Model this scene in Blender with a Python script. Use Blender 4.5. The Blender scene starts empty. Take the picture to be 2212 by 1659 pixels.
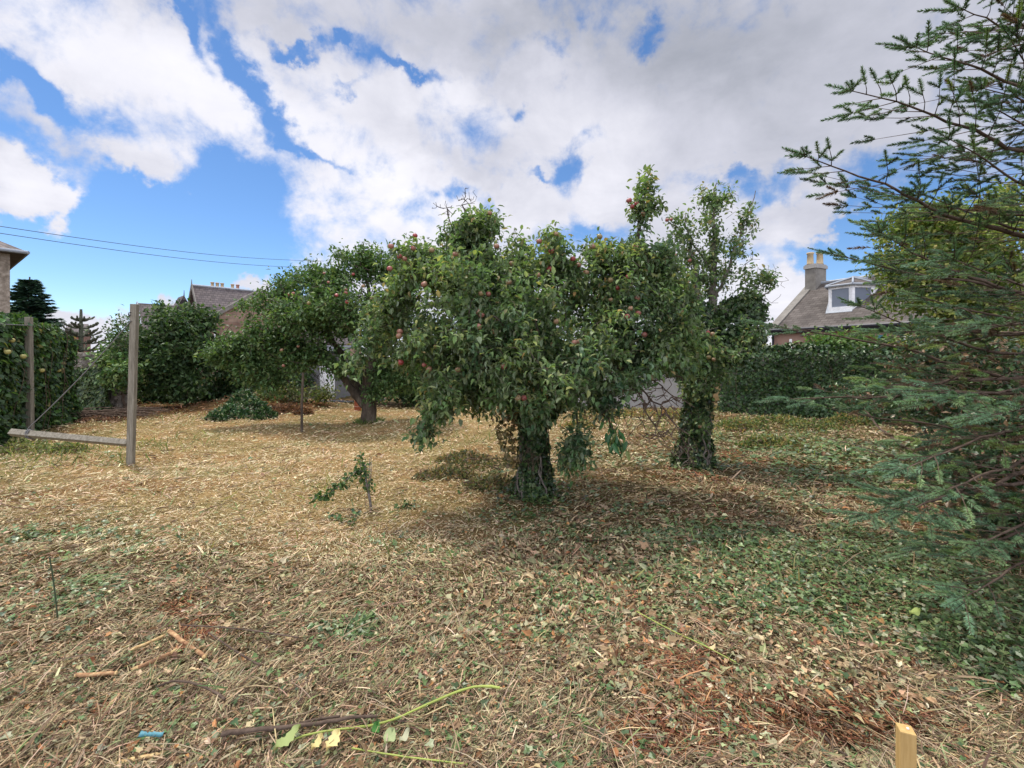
import bpy, math, random
import numpy as np
from mathutils import Vector

rng = np.random.default_rng(7)
random.seed(7)
S = bpy.context.scene
COL = S.collection
R = math.radians

# ------------------------------------------------------------------ camera
CAM_H = 1.6
FOC = 983.0            # focal length in pixels of a 2212 px wide frame
CX, HY = 1106.0, 770.0  # vertical centre line and horizon row in that frame
cam_d = bpy.data.cameras.new('camera')
cam = bpy.data.objects.new('camera', cam_d)
COL.objects.link(cam)
cam.location = (0, 0, CAM_H)
cam.rotation_euler = (R(90), 0, 0)
cam_d.sensor_width = 36.0
cam_d.lens = 36.0 * FOC / 2212.0
cam_d.shift_y = -(829.5 - HY) / 2212.0
cam_d.clip_start = 0.05
cam_d.clip_end = 2000
S.camera = cam
S.render.resolution_x, S.render.resolution_y = 1024, 768

# ------------------------------------------------------------------ light
S.view_settings.view_transform = 'Standard'
S.view_settings.look = 'None'
S.view_settings.gamma = 1.0
S.view_settings.exposure = 0.66
SUN_V = Vector((-0.30, 0.24, 0.92)).normalized()     # towards the sun
SUN_EL = math.asin(SUN_V.z)
SUN_AZ = math.atan2(SUN_V.x, SUN_V.y)
sl = bpy.data.lights.new('sun', 'SUN')
sl.energy = 2.2
sl.angle = R(5)
sl.color = (1.0, 0.93, 0.82)
so = bpy.data.objects.new('sun', sl)
so.rotation_euler = SUN_V.to_track_quat('Z', 'Y').to_euler()
so.location = (0, 0, 30)
COL.objects.link(so)

SKY_STRENGTH = 0.11
world = bpy.data.worlds.new('World')
S.world = world
world.use_nodes = True
WT = world.node_tree
WT.nodes.clear()


def wn(t, **k):
    n = WT.nodes.new(t)
    for a, b in k.items():
        setattr(n, a, b)
    return n


def wm(op, a, b=None, c=None, clamp=False):
    n = WT.nodes.new('ShaderNodeMath')
    n.operation = op
    n.use_clamp = clamp
    for i, v in enumerate((a, b, c)):
        if v is None:
            continue
        if isinstance(v, (int, float)):
            n.inputs[i].default_value = v
        else:
            WT.links.new(v, n.inputs[i])
    return n.outputs[0]


def build_sky():
    L = WT.links.new
    tc = wn('ShaderNodeTexCoord')
    sep = wn('ShaderNodeSeparateXYZ')
    L(tc.outputs['Generated'], sep.inputs[0])
    x, y, z = sep.outputs
    az = wm('ARCTAN2', x, y)
    el = wm('ARCSINE', wm('MINIMUM', wm('MAXIMUM', z, -0.999), 0.999))
    # cloud deck coordinates: a flat layer seen in perspective
    zz = wm('ADD', wm('MAXIMUM', z, 0.0), 0.16)
    comb = wn('ShaderNodeCombineXYZ')
    L(wm('DIVIDE', x, zz), comb.inputs[0])
    L(wm('DIVIDE', y, zz), comb.inputs[1])
    comb.inputs[2].default_value = 2.3
    # warp for ragged edges
    def noise(vec, scale, detail, rough, dist=0.0, off=0.0):
        n = wn('ShaderNodeTexNoise')
        n.inputs['Scale'].default_value = scale
        n.inputs['Detail'].default_value = detail
        n.inputs['Roughness'].default_value = rough
        n.inputs['Distortion'].default_value = dist
        if off:
            m = wn('ShaderNodeVectorMath', operation='ADD')
            m.inputs[1].default_value = (off, off * .7, off * .3)
            L(vec, m.inputs[0])
            vec = m.outputs[0]
        L(vec, n.inputs['Vector'])
        return n.outputs['Fac']
    n1 = noise(comb.outputs[0], 1.1, 10, 0.62, 0.25)
    n2 = noise(tc.outputs['Generated'], 4.2, 9, 0.60, 0.3, 3.0)
    n3 = noise(tc.outputs['Generated'], 11.0, 8, 0.60, 0.2, 9.0)
    nz = wm('ADD', wm('ADD', wm('MULTIPLY', n1, .25), wm('MULTIPLY', n2, .37)), wm('MULTIPLY', n3, .38))
    nz = wm('SUBTRACT', nz, 0.5)
    # slow warp of the direction used by the big openings
    w1 = wm('MULTIPLY', wm('SUBTRACT', noise(tc.outputs['Generated'], 7.0, 5, .55, 0, 20.0), .5), .16)
    w2 = wm('MULTIPLY', wm('SUBTRACT', noise(tc.outputs['Generated'], 7.0, 5, .55, 0, 31.0), .5), .16)
    w3 = wm('MULTIPLY', wm('SUBTRACT', noise(tc.outputs['Generated'], 24.0, 6, .6, 0, 41.0), .5), .085)
    w4 = wm('MULTIPLY', wm('SUBTRACT', noise(tc.outputs['Generated'], 24.0, 6, .6, 0, 52.0), .5), .085)
    azw = wm('ADD', wm('ADD', az, w1), w3)
    elw = wm('ADD', wm('ADD', el, w2), w4)

    def blob(px, py, rx, ry, rot=0.0, amp=1.0):
        """soft elliptical patch of sky, centred on a compass direction"""
        X, Z = (px - CX) / FOC, (HY - py) / FOC
        a0 = math.atan2(X, 1.0)
        e0 = math.asin(Z / math.sqrt(1 + X * X + Z * Z))
        ra = rx / FOC / (1 + X * X)
        rz = ry / FOC / (1 + Z * Z) * 1.0
        da = wm('SUBTRACT', azw, a0)
        de = wm('SUBTRACT', elw, e0)
        c, s = math.cos(R(rot)), math.sin(R(rot))
        u = wm('ADD', wm('MULTIPLY', da, c / ra), wm('MULTIPLY', de, s / ra))
        v = wm('ADD', wm('MULTIPLY', da, -s / rz), wm('MULTIPLY', de, c / rz))
        d = wm('ADD', wm('MULTIPLY', u, u), wm('MULTIPLY', v, v))
        g = wm('EXPONENT', wm('MULTIPLY', d, -0.7))
        return wm('MULTIPLY', g, amp)

    def total(items):
        acc = None
        for it in items:
            b = blob(*it)
            acc = b if acc is None else wm('ADD', acc, b)
        return acc
    blue = total([
        (330, 480, 260, 85, -8, 1.5), (150, 610, 420, 85, 0, 1.6), (500, 400, 130, 60, 0, .9),
        (60, 178, 130, 26, -12, 1.1), (560, 195, 130, 30, -52, 1.0), (420, 60, 90, 20, -65, .9),
        (640, 108, 45, 14, -8, .75), (722, 112, 26, 16, 0, .7), (885, 158, 75, 16, -5, .85), (690, 340, 70, 12, -5, .6),
        (755, 215, 26, 14, 0, .5), (972, 400, 34, 28, 0, .7), (1065, 430, 46, 26, -30, .7),
        (1210, 112, 26, 34, 20, .55), (1415, 80, 26, 34, 0, .75), (1245, 355, 38, 34, 40, .75), (1130, 245, 22, 22, -40, .6),
        (1165, 385, 40, 10, 0, .6), (1665, 400, 60, 40, 0, .9), (1590, 365, 40, 18, 0, .6),
        (1760, 560, 170, 48, 0, 1.3), (1900, 470, 90, 90, 0, 1.2), (2050, 560, 200, 90, 0, 1.0), (1300, 520, 60, 20, 0, .6),
        (300, 290, 90, 22, -30, .45), (60, 320, 90, 26, -35, .7),
    ])
    puffs = total([
        (1600, 230, 260, 120, 0, .55), (45, 395, 95, 48, -22, 1.9), (1790, 470, 80, 34, 25, 1.1), (1690, 640, 70, 60, 0, 1.7), (520, 612, 60, 22, -8, 1.5),
        (385, 655, 45, 26, 0, 1.5), (180, 715, 90, 22, 0, 1.6), (450, 548, 70, 10, -5, 1.0), (320, 325, 85, 34, -25, 1.0),
    ])
    cov = wm('ADD', wm('SUBTRACT', 0.62, blue), wm('ADD', puffs, wm('MULTIPLY', nz, 4.8)))
    mr = wn('ShaderNodeMapRange', interpolation_type='SMOOTHSTEP')
    L(cov, mr.inputs['Value'])
    mr.inputs['From Min'].default_value = -0.10
    mr.inputs['From Max'].default_value = 0.68
    cover = mr.outputs[0]
    # grey undersides and bright edges
    grey = total([
        (1500, 130, 330, 150, -12, .55), (1150, 20, 340, 80, 0, .6), (1900, 250, 420, 210, 0, .35), (960, 330, 170, 40, -8, .35),
        (60, 250, 130, 50, 0, .25), (700, 60, 260, 60, 0, .35), (1750, 30, 500, 90, 0, .35),
    ])
    bright = total([
        (760, 300, 300, 90, -10, .35), (800, 480, 260, 70, 0, .45), (250, 110, 260, 90, -20, .45), (1000, 230, 110, 50, 0, .35),
        (1700, 640, 90, 60, 0, .4), (45, 380, 90, 40, -20, .4),
    ])
    n5 = noise(tc.outputs['Generated'], 3.2, 7, .6, .6, 47.0)
    n6 = noise(comb.outputs[0], 2.6, 8, .62, .3, 13.0)
    sh = wm('ADD', wm('SUBTRACT', bright, grey), wm('ADD', wm('MULTIPLY', wm('SUBTRACT', n5, .5), 1.1), wm('MULTIPLY', wm('SUBTRACT', n6, .5), 1.1)))
    sh = wm('ADD', wm('MULTIPLY', sh, .48), .56, clamp=True)
    cr = wn('ShaderNodeValToRGB')
    e = cr.color_ramp.elements
    e[0].position, e[0].color = 0.0, (.33, .35, .41, 1)
    e[1].position, e[1].color = 1.0, (.90, .89, .93, 1)
    m = cr.color_ramp.elements.new(.42)
    m.color = (.56, .57, .65, 1)
    m = cr.color_ramp.elements.new(.70)
    m.color = (.76, .76, .83, 1)
    L(sh, cr.inputs[0])
    sky = wn('ShaderNodeTexSky', sky_type='NISHITA')
    sky.sun_disc = False
    sky.sun_elevation = SUN_EL
    sky.sun_rotation = SUN_AZ
    sky.air_density = 1.0
    sky.altitude = 2500
    sky.dust_density = 0.3
    sky.ozone_density = 3.0
    hs = wn('ShaderNodeHueSaturation')
    hs.inputs['Saturation'].default_value = 1.12
    hs.inputs['Value'].default_value = 1.0
    L(sky.outputs[0], hs.inputs['Color'])
    b1 = wn('ShaderNodeBackground')
    b1.inputs['Strength'].default_value = SKY_STRENGTH
    L(hs.outputs[0], b1.inputs['Color'])
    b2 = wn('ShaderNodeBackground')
    # cloud glow added overhead and behind the viewer, out of view, lifts the shade
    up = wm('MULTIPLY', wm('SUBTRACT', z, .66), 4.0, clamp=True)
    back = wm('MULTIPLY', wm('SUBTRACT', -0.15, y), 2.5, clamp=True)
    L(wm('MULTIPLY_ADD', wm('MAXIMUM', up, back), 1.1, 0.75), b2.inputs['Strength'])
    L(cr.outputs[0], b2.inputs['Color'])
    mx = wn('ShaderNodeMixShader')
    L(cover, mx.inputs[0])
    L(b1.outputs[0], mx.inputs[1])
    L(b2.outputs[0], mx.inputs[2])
    out = wn('ShaderNodeOutputWorld')
    L(mx.outputs[0], out.inputs[0])


build_sky()

# ------------------------------------------------------------------ helpers
def vnoise(x, y, seed=0):
    """smooth value noise in 0..1"""
    x = np.asarray(x, float); y = np.asarray(y, float)
    xi, yi = np.floor(x).astype(np.int64), np.floor(y).astype(np.int64)
    fx, fy = x - xi, y - yi
    fx = fx * fx * (3 - 2 * fx); fy = fy * fy * (3 - 2 * fy)

    def h(i, j):
        n = (i * 374761393 + j * 668265263 + seed * 1442695041) & 0x7fffffff
        n = ((n ^ (n >> 13)) * 1274126177) & 0x7fffffff
        return ((n ^ (n >> 16)) & 0xffff) / 65535.0
    return (h(xi, yi) * (1 - fx) + h(xi + 1, yi) * fx) * (1 - fy) + (h(xi, yi + 1) * (1 - fx) + h(xi + 1, yi + 1) * fx) * fy


def fbm(x, y, seed=0, o=4):
    s, a, t = 0, 1.0, 0
    for k in range(o):
        s = s + a * vnoise(np.asarray(x) * 2 ** k, np.asarray(y) * 2 ** k, seed + k)
        t += a; a *= .55
    return s / t


def height(x, y):
    x = np.asarray(x, float); y = np.asarray(y, float)
    near = np.exp(-((x / 40) ** 2 + (y / 40) ** 2))
    z = near * ((fbm(x * .35, y * .35, 3, 3) - .5) * .16 + (fbm(x * 2.1, y * 2.1, 9, 3) - .5) * .10)
    z = z * np.clip((np.hypot(x, y) - .3) / 2, 0, 1)
    z = z + .42 * np.exp(-((x + 8.0) / 1.7) ** 2 - ((y - 14.4) / .9) ** 2)
    z = z + .14 * np.exp(-((x + 5.9) / .25) ** 2) * 0
    z = z - .11 * np.exp(-(((x - 1.50) / .30) ** 2 + ((y - 1.95) / .13) ** 2))
    z = z + .05 * np.exp(-(((x - 1.28) / .26) ** 2 + ((y - 2.12) / .10) ** 2))
    return z


def P(px, py, Y):
    return np.array([(px - CX) / FOC * Y, Y, CAM_H - (py - HY) / FOC * Y])


def G(px, py, dz=0.0):
    Y = CAM_H * FOC / (py - HY)
    X = (px - CX) / FOC * Y
    return np.array([X, Y, float(height(X, Y)) + dz])


def unit(v):
    v = np.asarray(v, float)
    return v / np.maximum(np.linalg.norm(v, axis=-1, keepdims=True), 1e-9)


def rand_dirs(n):
    return unit(rng.normal(size=(n, 3)))


class MB:
    """collects geometry, then links it as ONE mesh object"""
    def __init__(self):
        self.v, self.f, self.c, self.n = [], {}, {}, 0

    def add(self, verts, faces, col=None):
        verts = np.asarray(verts, float).reshape(-1, 3)
        for fa in faces:
            fa = np.asarray(fa[0] if isinstance(fa, tuple) else fa, int)
            k = fa.shape[1]
            self.f.setdefault(k, []).append(fa + self.n)
            c = np.ones((len(fa), 3)) * .5 if col is None else (np.tile(np.asarray(col, float), (len(fa), 1)) if np.ndim(col) == 1 else col)
            self.c.setdefault(k, []).append(c)
        self.v.append(verts)
        self.n += len(verts)

    def box(self, c, s, rz=0.0, col=None):
        x, y, z = np.array(s) / 2
        v = np.array([[i * x, j * y, k * z] for i in (-1, 1) for j in (-1, 1) for k in (-1, 1)])
        ca, sa = math.cos(rz), math.sin(rz)
        v = v @ np.array([[ca, sa, 0], [-sa, ca, 0], [0, 0, 1]]) + np.array(c)
        self.add(v, [np.array([[0, 1, 3, 2], [4, 6, 7, 5], [0, 4, 5, 1], [2, 3, 7, 6], [0, 2, 6, 4], [1, 5, 7, 3]])], col)

    def poly(self, pts, col=None):
        self.add(pts, [np.array([list(range(len(pts)))])], col)

    def beam(self, p0, p1, w, d, side=(1, 0, 0), col=None):
        """rectangular bar from p0 to p1; w along side"""
        p0, p1 = np.array(p0, float), np.array(p1, float)
        a = unit(p1 - p0)
        s = np.array(side, float); s = unit(s - a * (s @ a))
        t = np.cross(a, s)
        v = []
        for p in (p0, p1):
            for i, j in ((-1, -1), (1, -1), (1, 1), (-1, 1)):
                v.append(p + s * w / 2 * i + t * d / 2 * j)
        self.add(v, [np.array([[3, 2, 1, 0], [4, 5, 6, 7], [0, 1, 5, 4], [1, 2, 6, 5], [2, 3, 7, 6], [3, 0, 4, 7]])], col)

    def tube(self, pts, rad, sides=6, col=None, caps=True):
        pts = np.asarray(pts, float)
        n = len(pts)
        if n < 2:
            return
        rad = np.broadcast_to(np.asarray(rad, float), (n,))
        tan = unit(np.gradient(pts, axis=0))
        ref = np.array([0.13, .27, .95]) if abs(tan[0, 2]) < .9 else np.array([1., .1, 0])
        s = unit(np.cross(tan, ref)); t = np.cross(tan, s)
        a = np.arange(sides) / sides * 2 * np.pi
        v = pts[:, None] + rad[:, None, None] * (np.cos(a)[None, :, None] * s[:, None] + np.sin(a)[None, :, None] * t[:, None])
        i = np.arange(n - 1)[:, None] * sides; j = np.arange(sides)[None]
        jn = (j + 1) % sides
        q = np.stack([i + j, i + jn, i + sides + jn, i + sides + j], -1).reshape(-1, 4)
        fs = [q]
        if caps and sides >= 3:
            fs.append(np.array([list(range(sides))[::-1]])); fs.append(np.array([[(n - 1) * sides + k for k in range(sides)]]))
        self.add(v.reshape(-1, 3), fs, col)

    def lathe(self, prof, c, sides=16, col=None, axis=None):
        """prof: (radius, z) list"""
        prof = np.array(prof, float)
        a = np.arange(sides) / sides * 2 * np.pi
        v = np.stack([prof[:, 0, None] * np.cos(a), prof[:, 0, None] * np.sin(a), np.repeat(prof[:, 1, None], sides, 1)], -1)
        n = len(prof)
        i = np.arange(n - 1)[:, None] * sides; j = np.arange(sides)[None]; jn = (j + 1) % sides
        q = np.stack([i + j, i + jn, i + sides + jn, i + sides + j], -1).reshape(-1, 4)
        self.add(v.reshape(-1, 3) + np.array(c), [q, np.array([list(range(sides))[::-1]]), np.array([[(n - 1) * sides + k for k in range(sides)]])], col)

    def leaves(self, C, D, U, size, width, tmpl, col):
        """many leaves: C centre of stalk end, D along, U up; size and width arrays"""
        tv, tf = tmpl
        N, k = len(C), len(tv)
        if N == 0:
            return
        D = unit(D); U = unit(U - D * np.sum(D * U, 1, keepdims=True)); Sd = np.cross(D, U)
        size = np.broadcast_to(np.asarray(size, float), (N,)); width = np.broadcast_to(np.asarray(width, float), (N,))
        v = C[:, None] + D[:, None] * (tv[None, :, 0, None] * size[:, None, None]) + Sd[:, None] * (tv[None, :, 1, None] * width[:, None, None]) + U[:, None] * (tv[None, :, 2, None] * size[:, None, None])
        off = (np.arange(N) * k)[:, None, None]
        base = self.n
        for f in tf:
            f = np.asarray(f)
            fa = (f[None] + off).reshape(-1, f.shape[1])
            self.f.setdefault(f.shape[1], []).append(fa + base)
            self.c.setdefault(f.shape[1], []).append(np.repeat(col, len(f), 0))
        self.v.append(v.reshape(-1, 3)); self.n += N * k

    def build(self, name, mat, parent=None, smooth=False, origin=None):
        me = bpy.data.meshes.new(name)
        V = np.concatenate(self.v) if self.v else np.zeros((0, 3))
        V = V.copy()
        if parent is not None and origin is None:
            origin = np.array(parent.location)
        if origin is not None:
            V -= np.asarray(origin)
        ks = sorted(self.f)
        loops = np.concatenate([np.concatenate(self.f[k]).ravel() for k in ks])
        tot = np.concatenate([np.full(sum(len(a) for a in self.f[k]), k) for k in ks])
        col = np.concatenate([np.concatenate(self.c[k]) for k in ks])
        me.vertices.add(len(V)); me.vertices.foreach_set('co', V.ravel().astype(np.float32))
        me.loops.add(len(loops)); me.loops.foreach_set('vertex_index', loops.astype(np.int32))
        me.polygons.add(len(tot)); me.polygons.foreach_set('loop_start', (np.cumsum(tot) - tot).astype(np.int32))
        at = me.attributes.new('col', 'FLOAT_COLOR', 'FACE')
        at.data.foreach_set('color', np.concatenate([col, np.ones((len(col), 1))], 1).ravel().astype(np.float32))
        me.update(calc_edges=True)
        me.polygons.foreach_set('use_smooth', np.full(len(tot), smooth))
        me.materials.append(mat)
        o = bpy.data.objects.new(name, me)
        COL.objects.link(o)
        if parent is not None:
            o.parent = parent
        elif origin is not None:
            o.location = origin
        return o


def thing(name, label, cat, loc, group=None):
    o = bpy.data.objects.new(name, None)
    o.empty_display_size = .1
    COL.objects.link(o)
    o.location = tuple(float(a) for a in loc)
    return tag(o, label, cat, group)


def tag(o, label=None, cat=None, group=None, kind=None):
    if label: o['label'] = label
    if cat: o['category'] = cat
    if group: o['group'] = group
    if kind: o['kind'] = kind
    return o


# leaf shapes: (vertices along, across, up), (faces)
L_APPLE = (np.array([[0, 0, 0], [.3, -.42, .07], [.33, 0, -.02], [.3, .42, .07], [.68, -.36, .0], [.7, 0, -.09], [.68, .36, .0], [1, 0, -.2]]),
           [[[0, 2, 1], [0, 3, 2], [4, 5, 7], [5, 6, 7]], [[1, 2, 5, 4], [2, 3, 6, 5]]])
L_CURL = (np.array([[0, 0, 0], [.25, -.34, .16], [.30, 0, .02], [.25, .40, .13], [.58, -.30, .10], [.62, 0, -.10], [.60, .34, .06], [.86, .08, -.38]]), L_APPLE[1])
L_SIMPLE = (np.array([[0, 0, 0], [.45, -.45, .08], [1, 0, -.1], [.45, .45, .08], [.5, 0, -.02]]),
            [[[0, 4, 1], [1, 4, 2], [0, 3, 4], [4, 3, 2]]])
L_QUAD = (np.array([[0, 0, 0], [.5, -.5, .03], [1, 0, 0], [.5, .5, -.03]]), [[[0, 1, 2, 3]]])
L_IVY = (np.array([[.0, 0, 0], [-.12, -.36, .03], [.28, -.55, .06], [.45, -.25, .02], [1, 0, -.08], [.45, .25, .02], [.28, .55, .06], [-.12, .36, .03], [.3, 0, -.03]]),
         [[[8, 1, 0], [8, 2, 1], [8, 3, 2], [8, 4, 3], [8, 5, 4], [8, 6, 5], [8, 7, 6], [8, 0, 7]]])
L_BLADE = (np.array([[0, -.5, 0], [0, .5, 0], [.5, .5, .06], [.5, -.5, .06], [1, .3, 0], [1, -.3, 0]]), [[[0, 1, 2, 3], [3, 2, 4, 5]]])
L_NEEDLE = (np.array([[0, -.5, 0], [0, .5, 0], [1, 0, 0]]), [[[0, 1, 2]]])


def palette(n, cols, w=None, jit=.18):
    cols = np.array(cols, float)
    w = None if w is None else np.array(w, float) / sum(w)
    c = cols[rng.choice(len(cols), n, p=w)]
    return np.clip(c * (1 + rng.normal(size=(n, 1)) * jit) * (1 + rng.normal(size=(n, 3)) * jit * .25), .004, .95)


# ------------------------------------------------------------------ materials
def mat_new(name):
    m = bpy.data.materials.new(name)
    m.use_nodes = True
    nt = m.node_tree
    bs = nt.nodes['Principled BSDF']
    return m, nt, bs


def leaf_mat(name, rough=.5, trans=.35, under=None, spec=.35, tint=(1.15, 1.25, .55)):
    m, nt, bs = mat_new(name)
    L = nt.links.new
    at = nt.nodes.new('ShaderNodeAttribute'); at.attribute_name = 'col'
    col = at.outputs['Color']
    if under is not None:
        ge = nt.nodes.new('ShaderNodeNewGeometry')
        mx = nt.nodes.new('ShaderNodeMix'); mx.data_type = 'RGBA'
        mx.blend_type = 'MIX'
        mu = nt.nodes.new('ShaderNodeMath'); mu.operation = 'MULTIPLY'; mu.inputs[1].default_value = under[3]
        L(ge.outputs['Backfacing'], mu.inputs[0]); L(mu.outputs[0], mx.inputs['Factor'])
        L(col, mx.inputs['A']); mx.inputs['B'].default_value = (*under[:3], 1)
        col = mx.outputs['Result']
    L(col, bs.inputs['Base Color'])
    bs.inputs['Roughness'].default_value = rough
    bs.inputs['Specular IOR Level'].default_value = spec
    if trans > 0:
        tr = nt.nodes.new('ShaderNodeBsdfTranslucent')
        tm = nt.nodes.new('ShaderNodeMix'); tm.data_type = 'RGBA'; tm.blend_type = 'MULTIPLY'; tm.inputs['Factor'].default_value = 1
        L(at.outputs['Color'], tm.inputs['A']); tm.inputs['B'].default_value = (*tint, 1)
        L(tm.outputs['Result'], tr.inputs['Color'])
        ms = nt.nodes.new('ShaderNodeMixShader'); ms.inputs[0].default_value = trans
        L(bs.outputs[0], ms.inputs[1]); L(tr.outputs[0], ms.inputs[2])
        L(ms.outputs[0], nt.nodes['Material Output'].inputs['Surface'])
    return m


def noise_mat(name, ramp, scale=8.0, detail=6, rough=.85, bump=.3, stretch=(1, 1, 1), spec=.2, bscale=None, bdist=.02):
    """ramp: [(pos, rgb), ...] over object-space noise, with bump"""
    m, nt, bs = mat_new(name)
    L = nt.links.new
    tc = nt.nodes.new('ShaderNodeTexCoord'); mp = nt.nodes.new('ShaderNodeMapping'); mp.inputs['Scale'].default_value = stretch
    L(tc.outputs['Object'], mp.inputs[0])
    n = nt.nodes.new('ShaderNodeTexNoise'); n.inputs['Scale'].default_value = scale; n.inputs['Detail'].default_value = detail; n.inputs['Roughness'].default_value = .65
    L(mp.outputs[0], n.inputs['Vector'])
    cr = nt.nodes.new('ShaderNodeValToRGB')
    el = cr.color_ramp.elements
    el[0].position, el[0].color = ramp[0][0], (*ramp[0][1], 1)
    el[1].position, el[1].color = ramp[-1][0], (*ramp[-1][1], 1)
    for p, c in ramp[1:-1]:
        el.new(p).color = (*c, 1)
    L(n.outputs['Fac'], cr.inputs[0]); L(cr.outputs[0], bs.inputs['Base Color'])
    n2 = nt.nodes.new('ShaderNodeTexNoise'); n2.inputs['Scale'].default_value = bscale or scale * 3; n2.inputs['Detail'].default_value = 6
    L(mp.outputs[0], n2.inputs['Vector'])
    b = nt.nodes.new('ShaderNodeBump'); b.inputs['Strength'].default_value = bump; b.inputs['Distance'].default_value = bdist
    L(n2.outputs['Fac'], b.inputs['Height']); L(b.outputs[0], bs.inputs['Normal'])
    bs.inputs['Roughness'].default_value = rough
    bs.inputs['Specular IOR Level'].default_value = spec
    return m


def brick_mat(name, c1, c2, mortar, scale, bw=.5, bh=.25, rough=.85, mort=.02, rot=None, squash=1.0, bump=.4):
    """courses of stone or slate in object space; rot maps the surface to the XY plane"""
    m, nt, bs = mat_new(name)
    L = nt.links.new
    tc = nt.nodes.new('ShaderNodeTexCoord'); mp = nt.nodes.new('ShaderNodeMapping')
    if rot: mp.inputs['Rotation'].default_value = rot
    L(tc.outputs['Object'], mp.inputs[0])
    nz = nt.nodes.new('ShaderNodeTexNoise'); nz.inputs['Scale'].default_value = 1.3; nz.inputs['Detail'].default_value = 5
    L(tc.outputs['Object'], nz.inputs['Vector'])
    br = nt.nodes.new('ShaderNodeTexBrick')
    br.inputs['Scale'].default_value = scale; br.inputs['Brick Width'].default_value = bw; br.inputs['Row Height'].default_value = bh
    br.inputs['Mortar Size'].default_value = mort; br.inputs['Mortar Smooth'].default_value = .3; br.inputs['Bias'].default_value = 0
    br.inputs['Color1'].default_value = (*c1, 1); br.inputs['Color2'].default_value = (*c2, 1); br.inputs['Mortar'].default_value = (*mortar, 1)
    L(mp.outputs[0], br.inputs['Vector'])
    mx = nt.nodes.new('ShaderNodeMix'); mx.data_type = 'RGBA'; mx.blend_type = 'MULTIPLY'; mx.inputs['Factor'].default_value = 1
    cr = nt.nodes.new('ShaderNodeValToRGB'); cr.color_ramp.elements[0].position = .3; cr.color_ramp.elements[0].color = (.62, .6, .58, 1); cr.color_ramp.elements[1].position = .7; cr.color_ramp.elements[1].color = (1.1, 1.08, 1.05, 1)
    L(nz.outputs['Fac'], cr.inputs[0]); L(br.outputs['Color'], mx.inputs['A']); L(cr.outputs[0], mx.inputs['B'])
    L(mx.outputs['Result'], bs.inputs['Base Color'])
    b = nt.nodes.new('ShaderNodeBump'); b.inputs['Strength'].default_value = bump; b.inputs['Distance'].default_value = .03; b.invert = True
    L(br.outputs['Fac'], b.inputs['Height']); L(b.outputs[0], bs.inputs['Normal'])
    bs.inputs['Roughness'].default_value = rough
    bs.inputs['Specular IOR Level'].default_value = .2
    return m


def plain(name, c, rough=.6, spec=.3, metal=0.0):
    return noise_mat(name, [(.3, tuple(a * .85 for a in c)), (.7, tuple(min(1, a * 1.12) for a in c))], 5, 4, rough, .05, spec=spec)


M = {}
M['apple_leaf'] = leaf_mat('apple_leaf', .48, .42, (.25, .30, .21, .8))
M['leaf'] = leaf_mat('leaf', .5, .34)
M['gloss_leaf'] = leaf_mat('gloss_leaf', .38, .15, None, .4)
M['ivy_leaf'] = leaf_mat('ivy_leaf', .38, .12, None, .4)
M['litter'] = leaf_mat('litter', .75, .15, None, .15, (1, .9, .6))
M['needle'] = leaf_mat('needle', .5, .12, None, .3)
M['bark'] = noise_mat('bark', [(.3, (.035, .028, .022)), (.55, (.10, .08, .062)), (.75, (.20, .18, .14))], 9, 8, .95, .8, (1, 1, .35), .1, 20)
M['twig'] = noise_mat('twig', [(.3, (.05, .035, .026)), (.7, (.15, .11, .085))], 14, 4, .9, .3, spec=.1)
M['tangle'] = noise_mat('dead_twig', [(.3, (.07, .045, .035)), (.7, (.22, .16, .13))], 14, 4, .9, .3, spec=.1)
M['grey_twig'] = noise_mat('grey_twig', [(.3, (.10, .085, .075)), (.7, (.26, .23, .20))], 14, 4, .9, .3, spec=.1)
M['post_wood'] = noise_mat('post_wood', [(.3, (.12, .11, .085)), (.5, (.22, .20, .16)), (.72, (.32, .30, .25))], 5, 9, .9, .5, (9, 9, .8), .1, 12, .004)
M['rope'] = plain('grey_rope', (.15, .15, .155), .7)
M['stake_wood'] = noise_mat('stake_wood', [(.3, (.42, .27, .10)), (.7, (.58, .40, .17))], 5, 6, .8, .25, (12, 12, 1), .15, 14, .002)
M['fresh_wood'] = noise_mat('fresh_wood', [(.35, (.15, .085, .05)), (.52, (.34, .19, .10)), (.66, (.52, .36, .19))], 22, 6, .85, .35, (1, 1, 3), .1, 30, .003)
M['pale_wood'] = noise_mat('pale_cut_wood', [(.35, (.38, .24, .11)), (.6, (.62, .45, .22)), (.75, (.70, .56, .32))], 30, 5, .85, .4)
M['white_paint'] = plain('white_paint', (.78, .79, .80), .5)
M['grey_paint'] = plain('grey_paint', (.17, .17, .175), .7)
M['dark_gutter'] = plain('dark_gutter', (.03, .032, .045), .45)
M['terracotta'] = plain('terracotta_pipe', (.34, .10, .05), .65)
M['buff_pot'] = plain('buff_clay', (.48, .38, .24), .8)
M['red_pot'] = plain('red_clay', (.42, .22, .16), .8)
M['lead'] = plain('lead_flashing', (.30, .33, .37), .5)
M['blue_plastic'] = plain('blue_plastic', (.08, .24, .29), .5)
M['concrete'] = noise_mat('concrete', [(.3, (.25, .24, .23)), (.7, (.40, .39, .37))], 1.2, 8, .9, .2, spec=.1)
M['cement'] = noise_mat('cement_render', [(.3, (.15, .14, .125)), (.7, (.27, .255, .23))], 2.5, 8, .9, .25, spec=.1)
M['harling'] = noise_mat('pink_harling', [(.3, (.25, .155, .12)), (.5, (.33, .21, .165)), (.7, (.40, .28, .22))], 1.1, 9, .95, .4, spec=.08, bscale=40)
M['roughcast'] = noise_mat('stone_roughcast', [(.35, (.19, .16, .125)), (.5, (.30, .25, .20)), (.68, (.44, .385, .32))], 7, 9, .95, .7, spec=.08, bscale=18)
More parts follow.
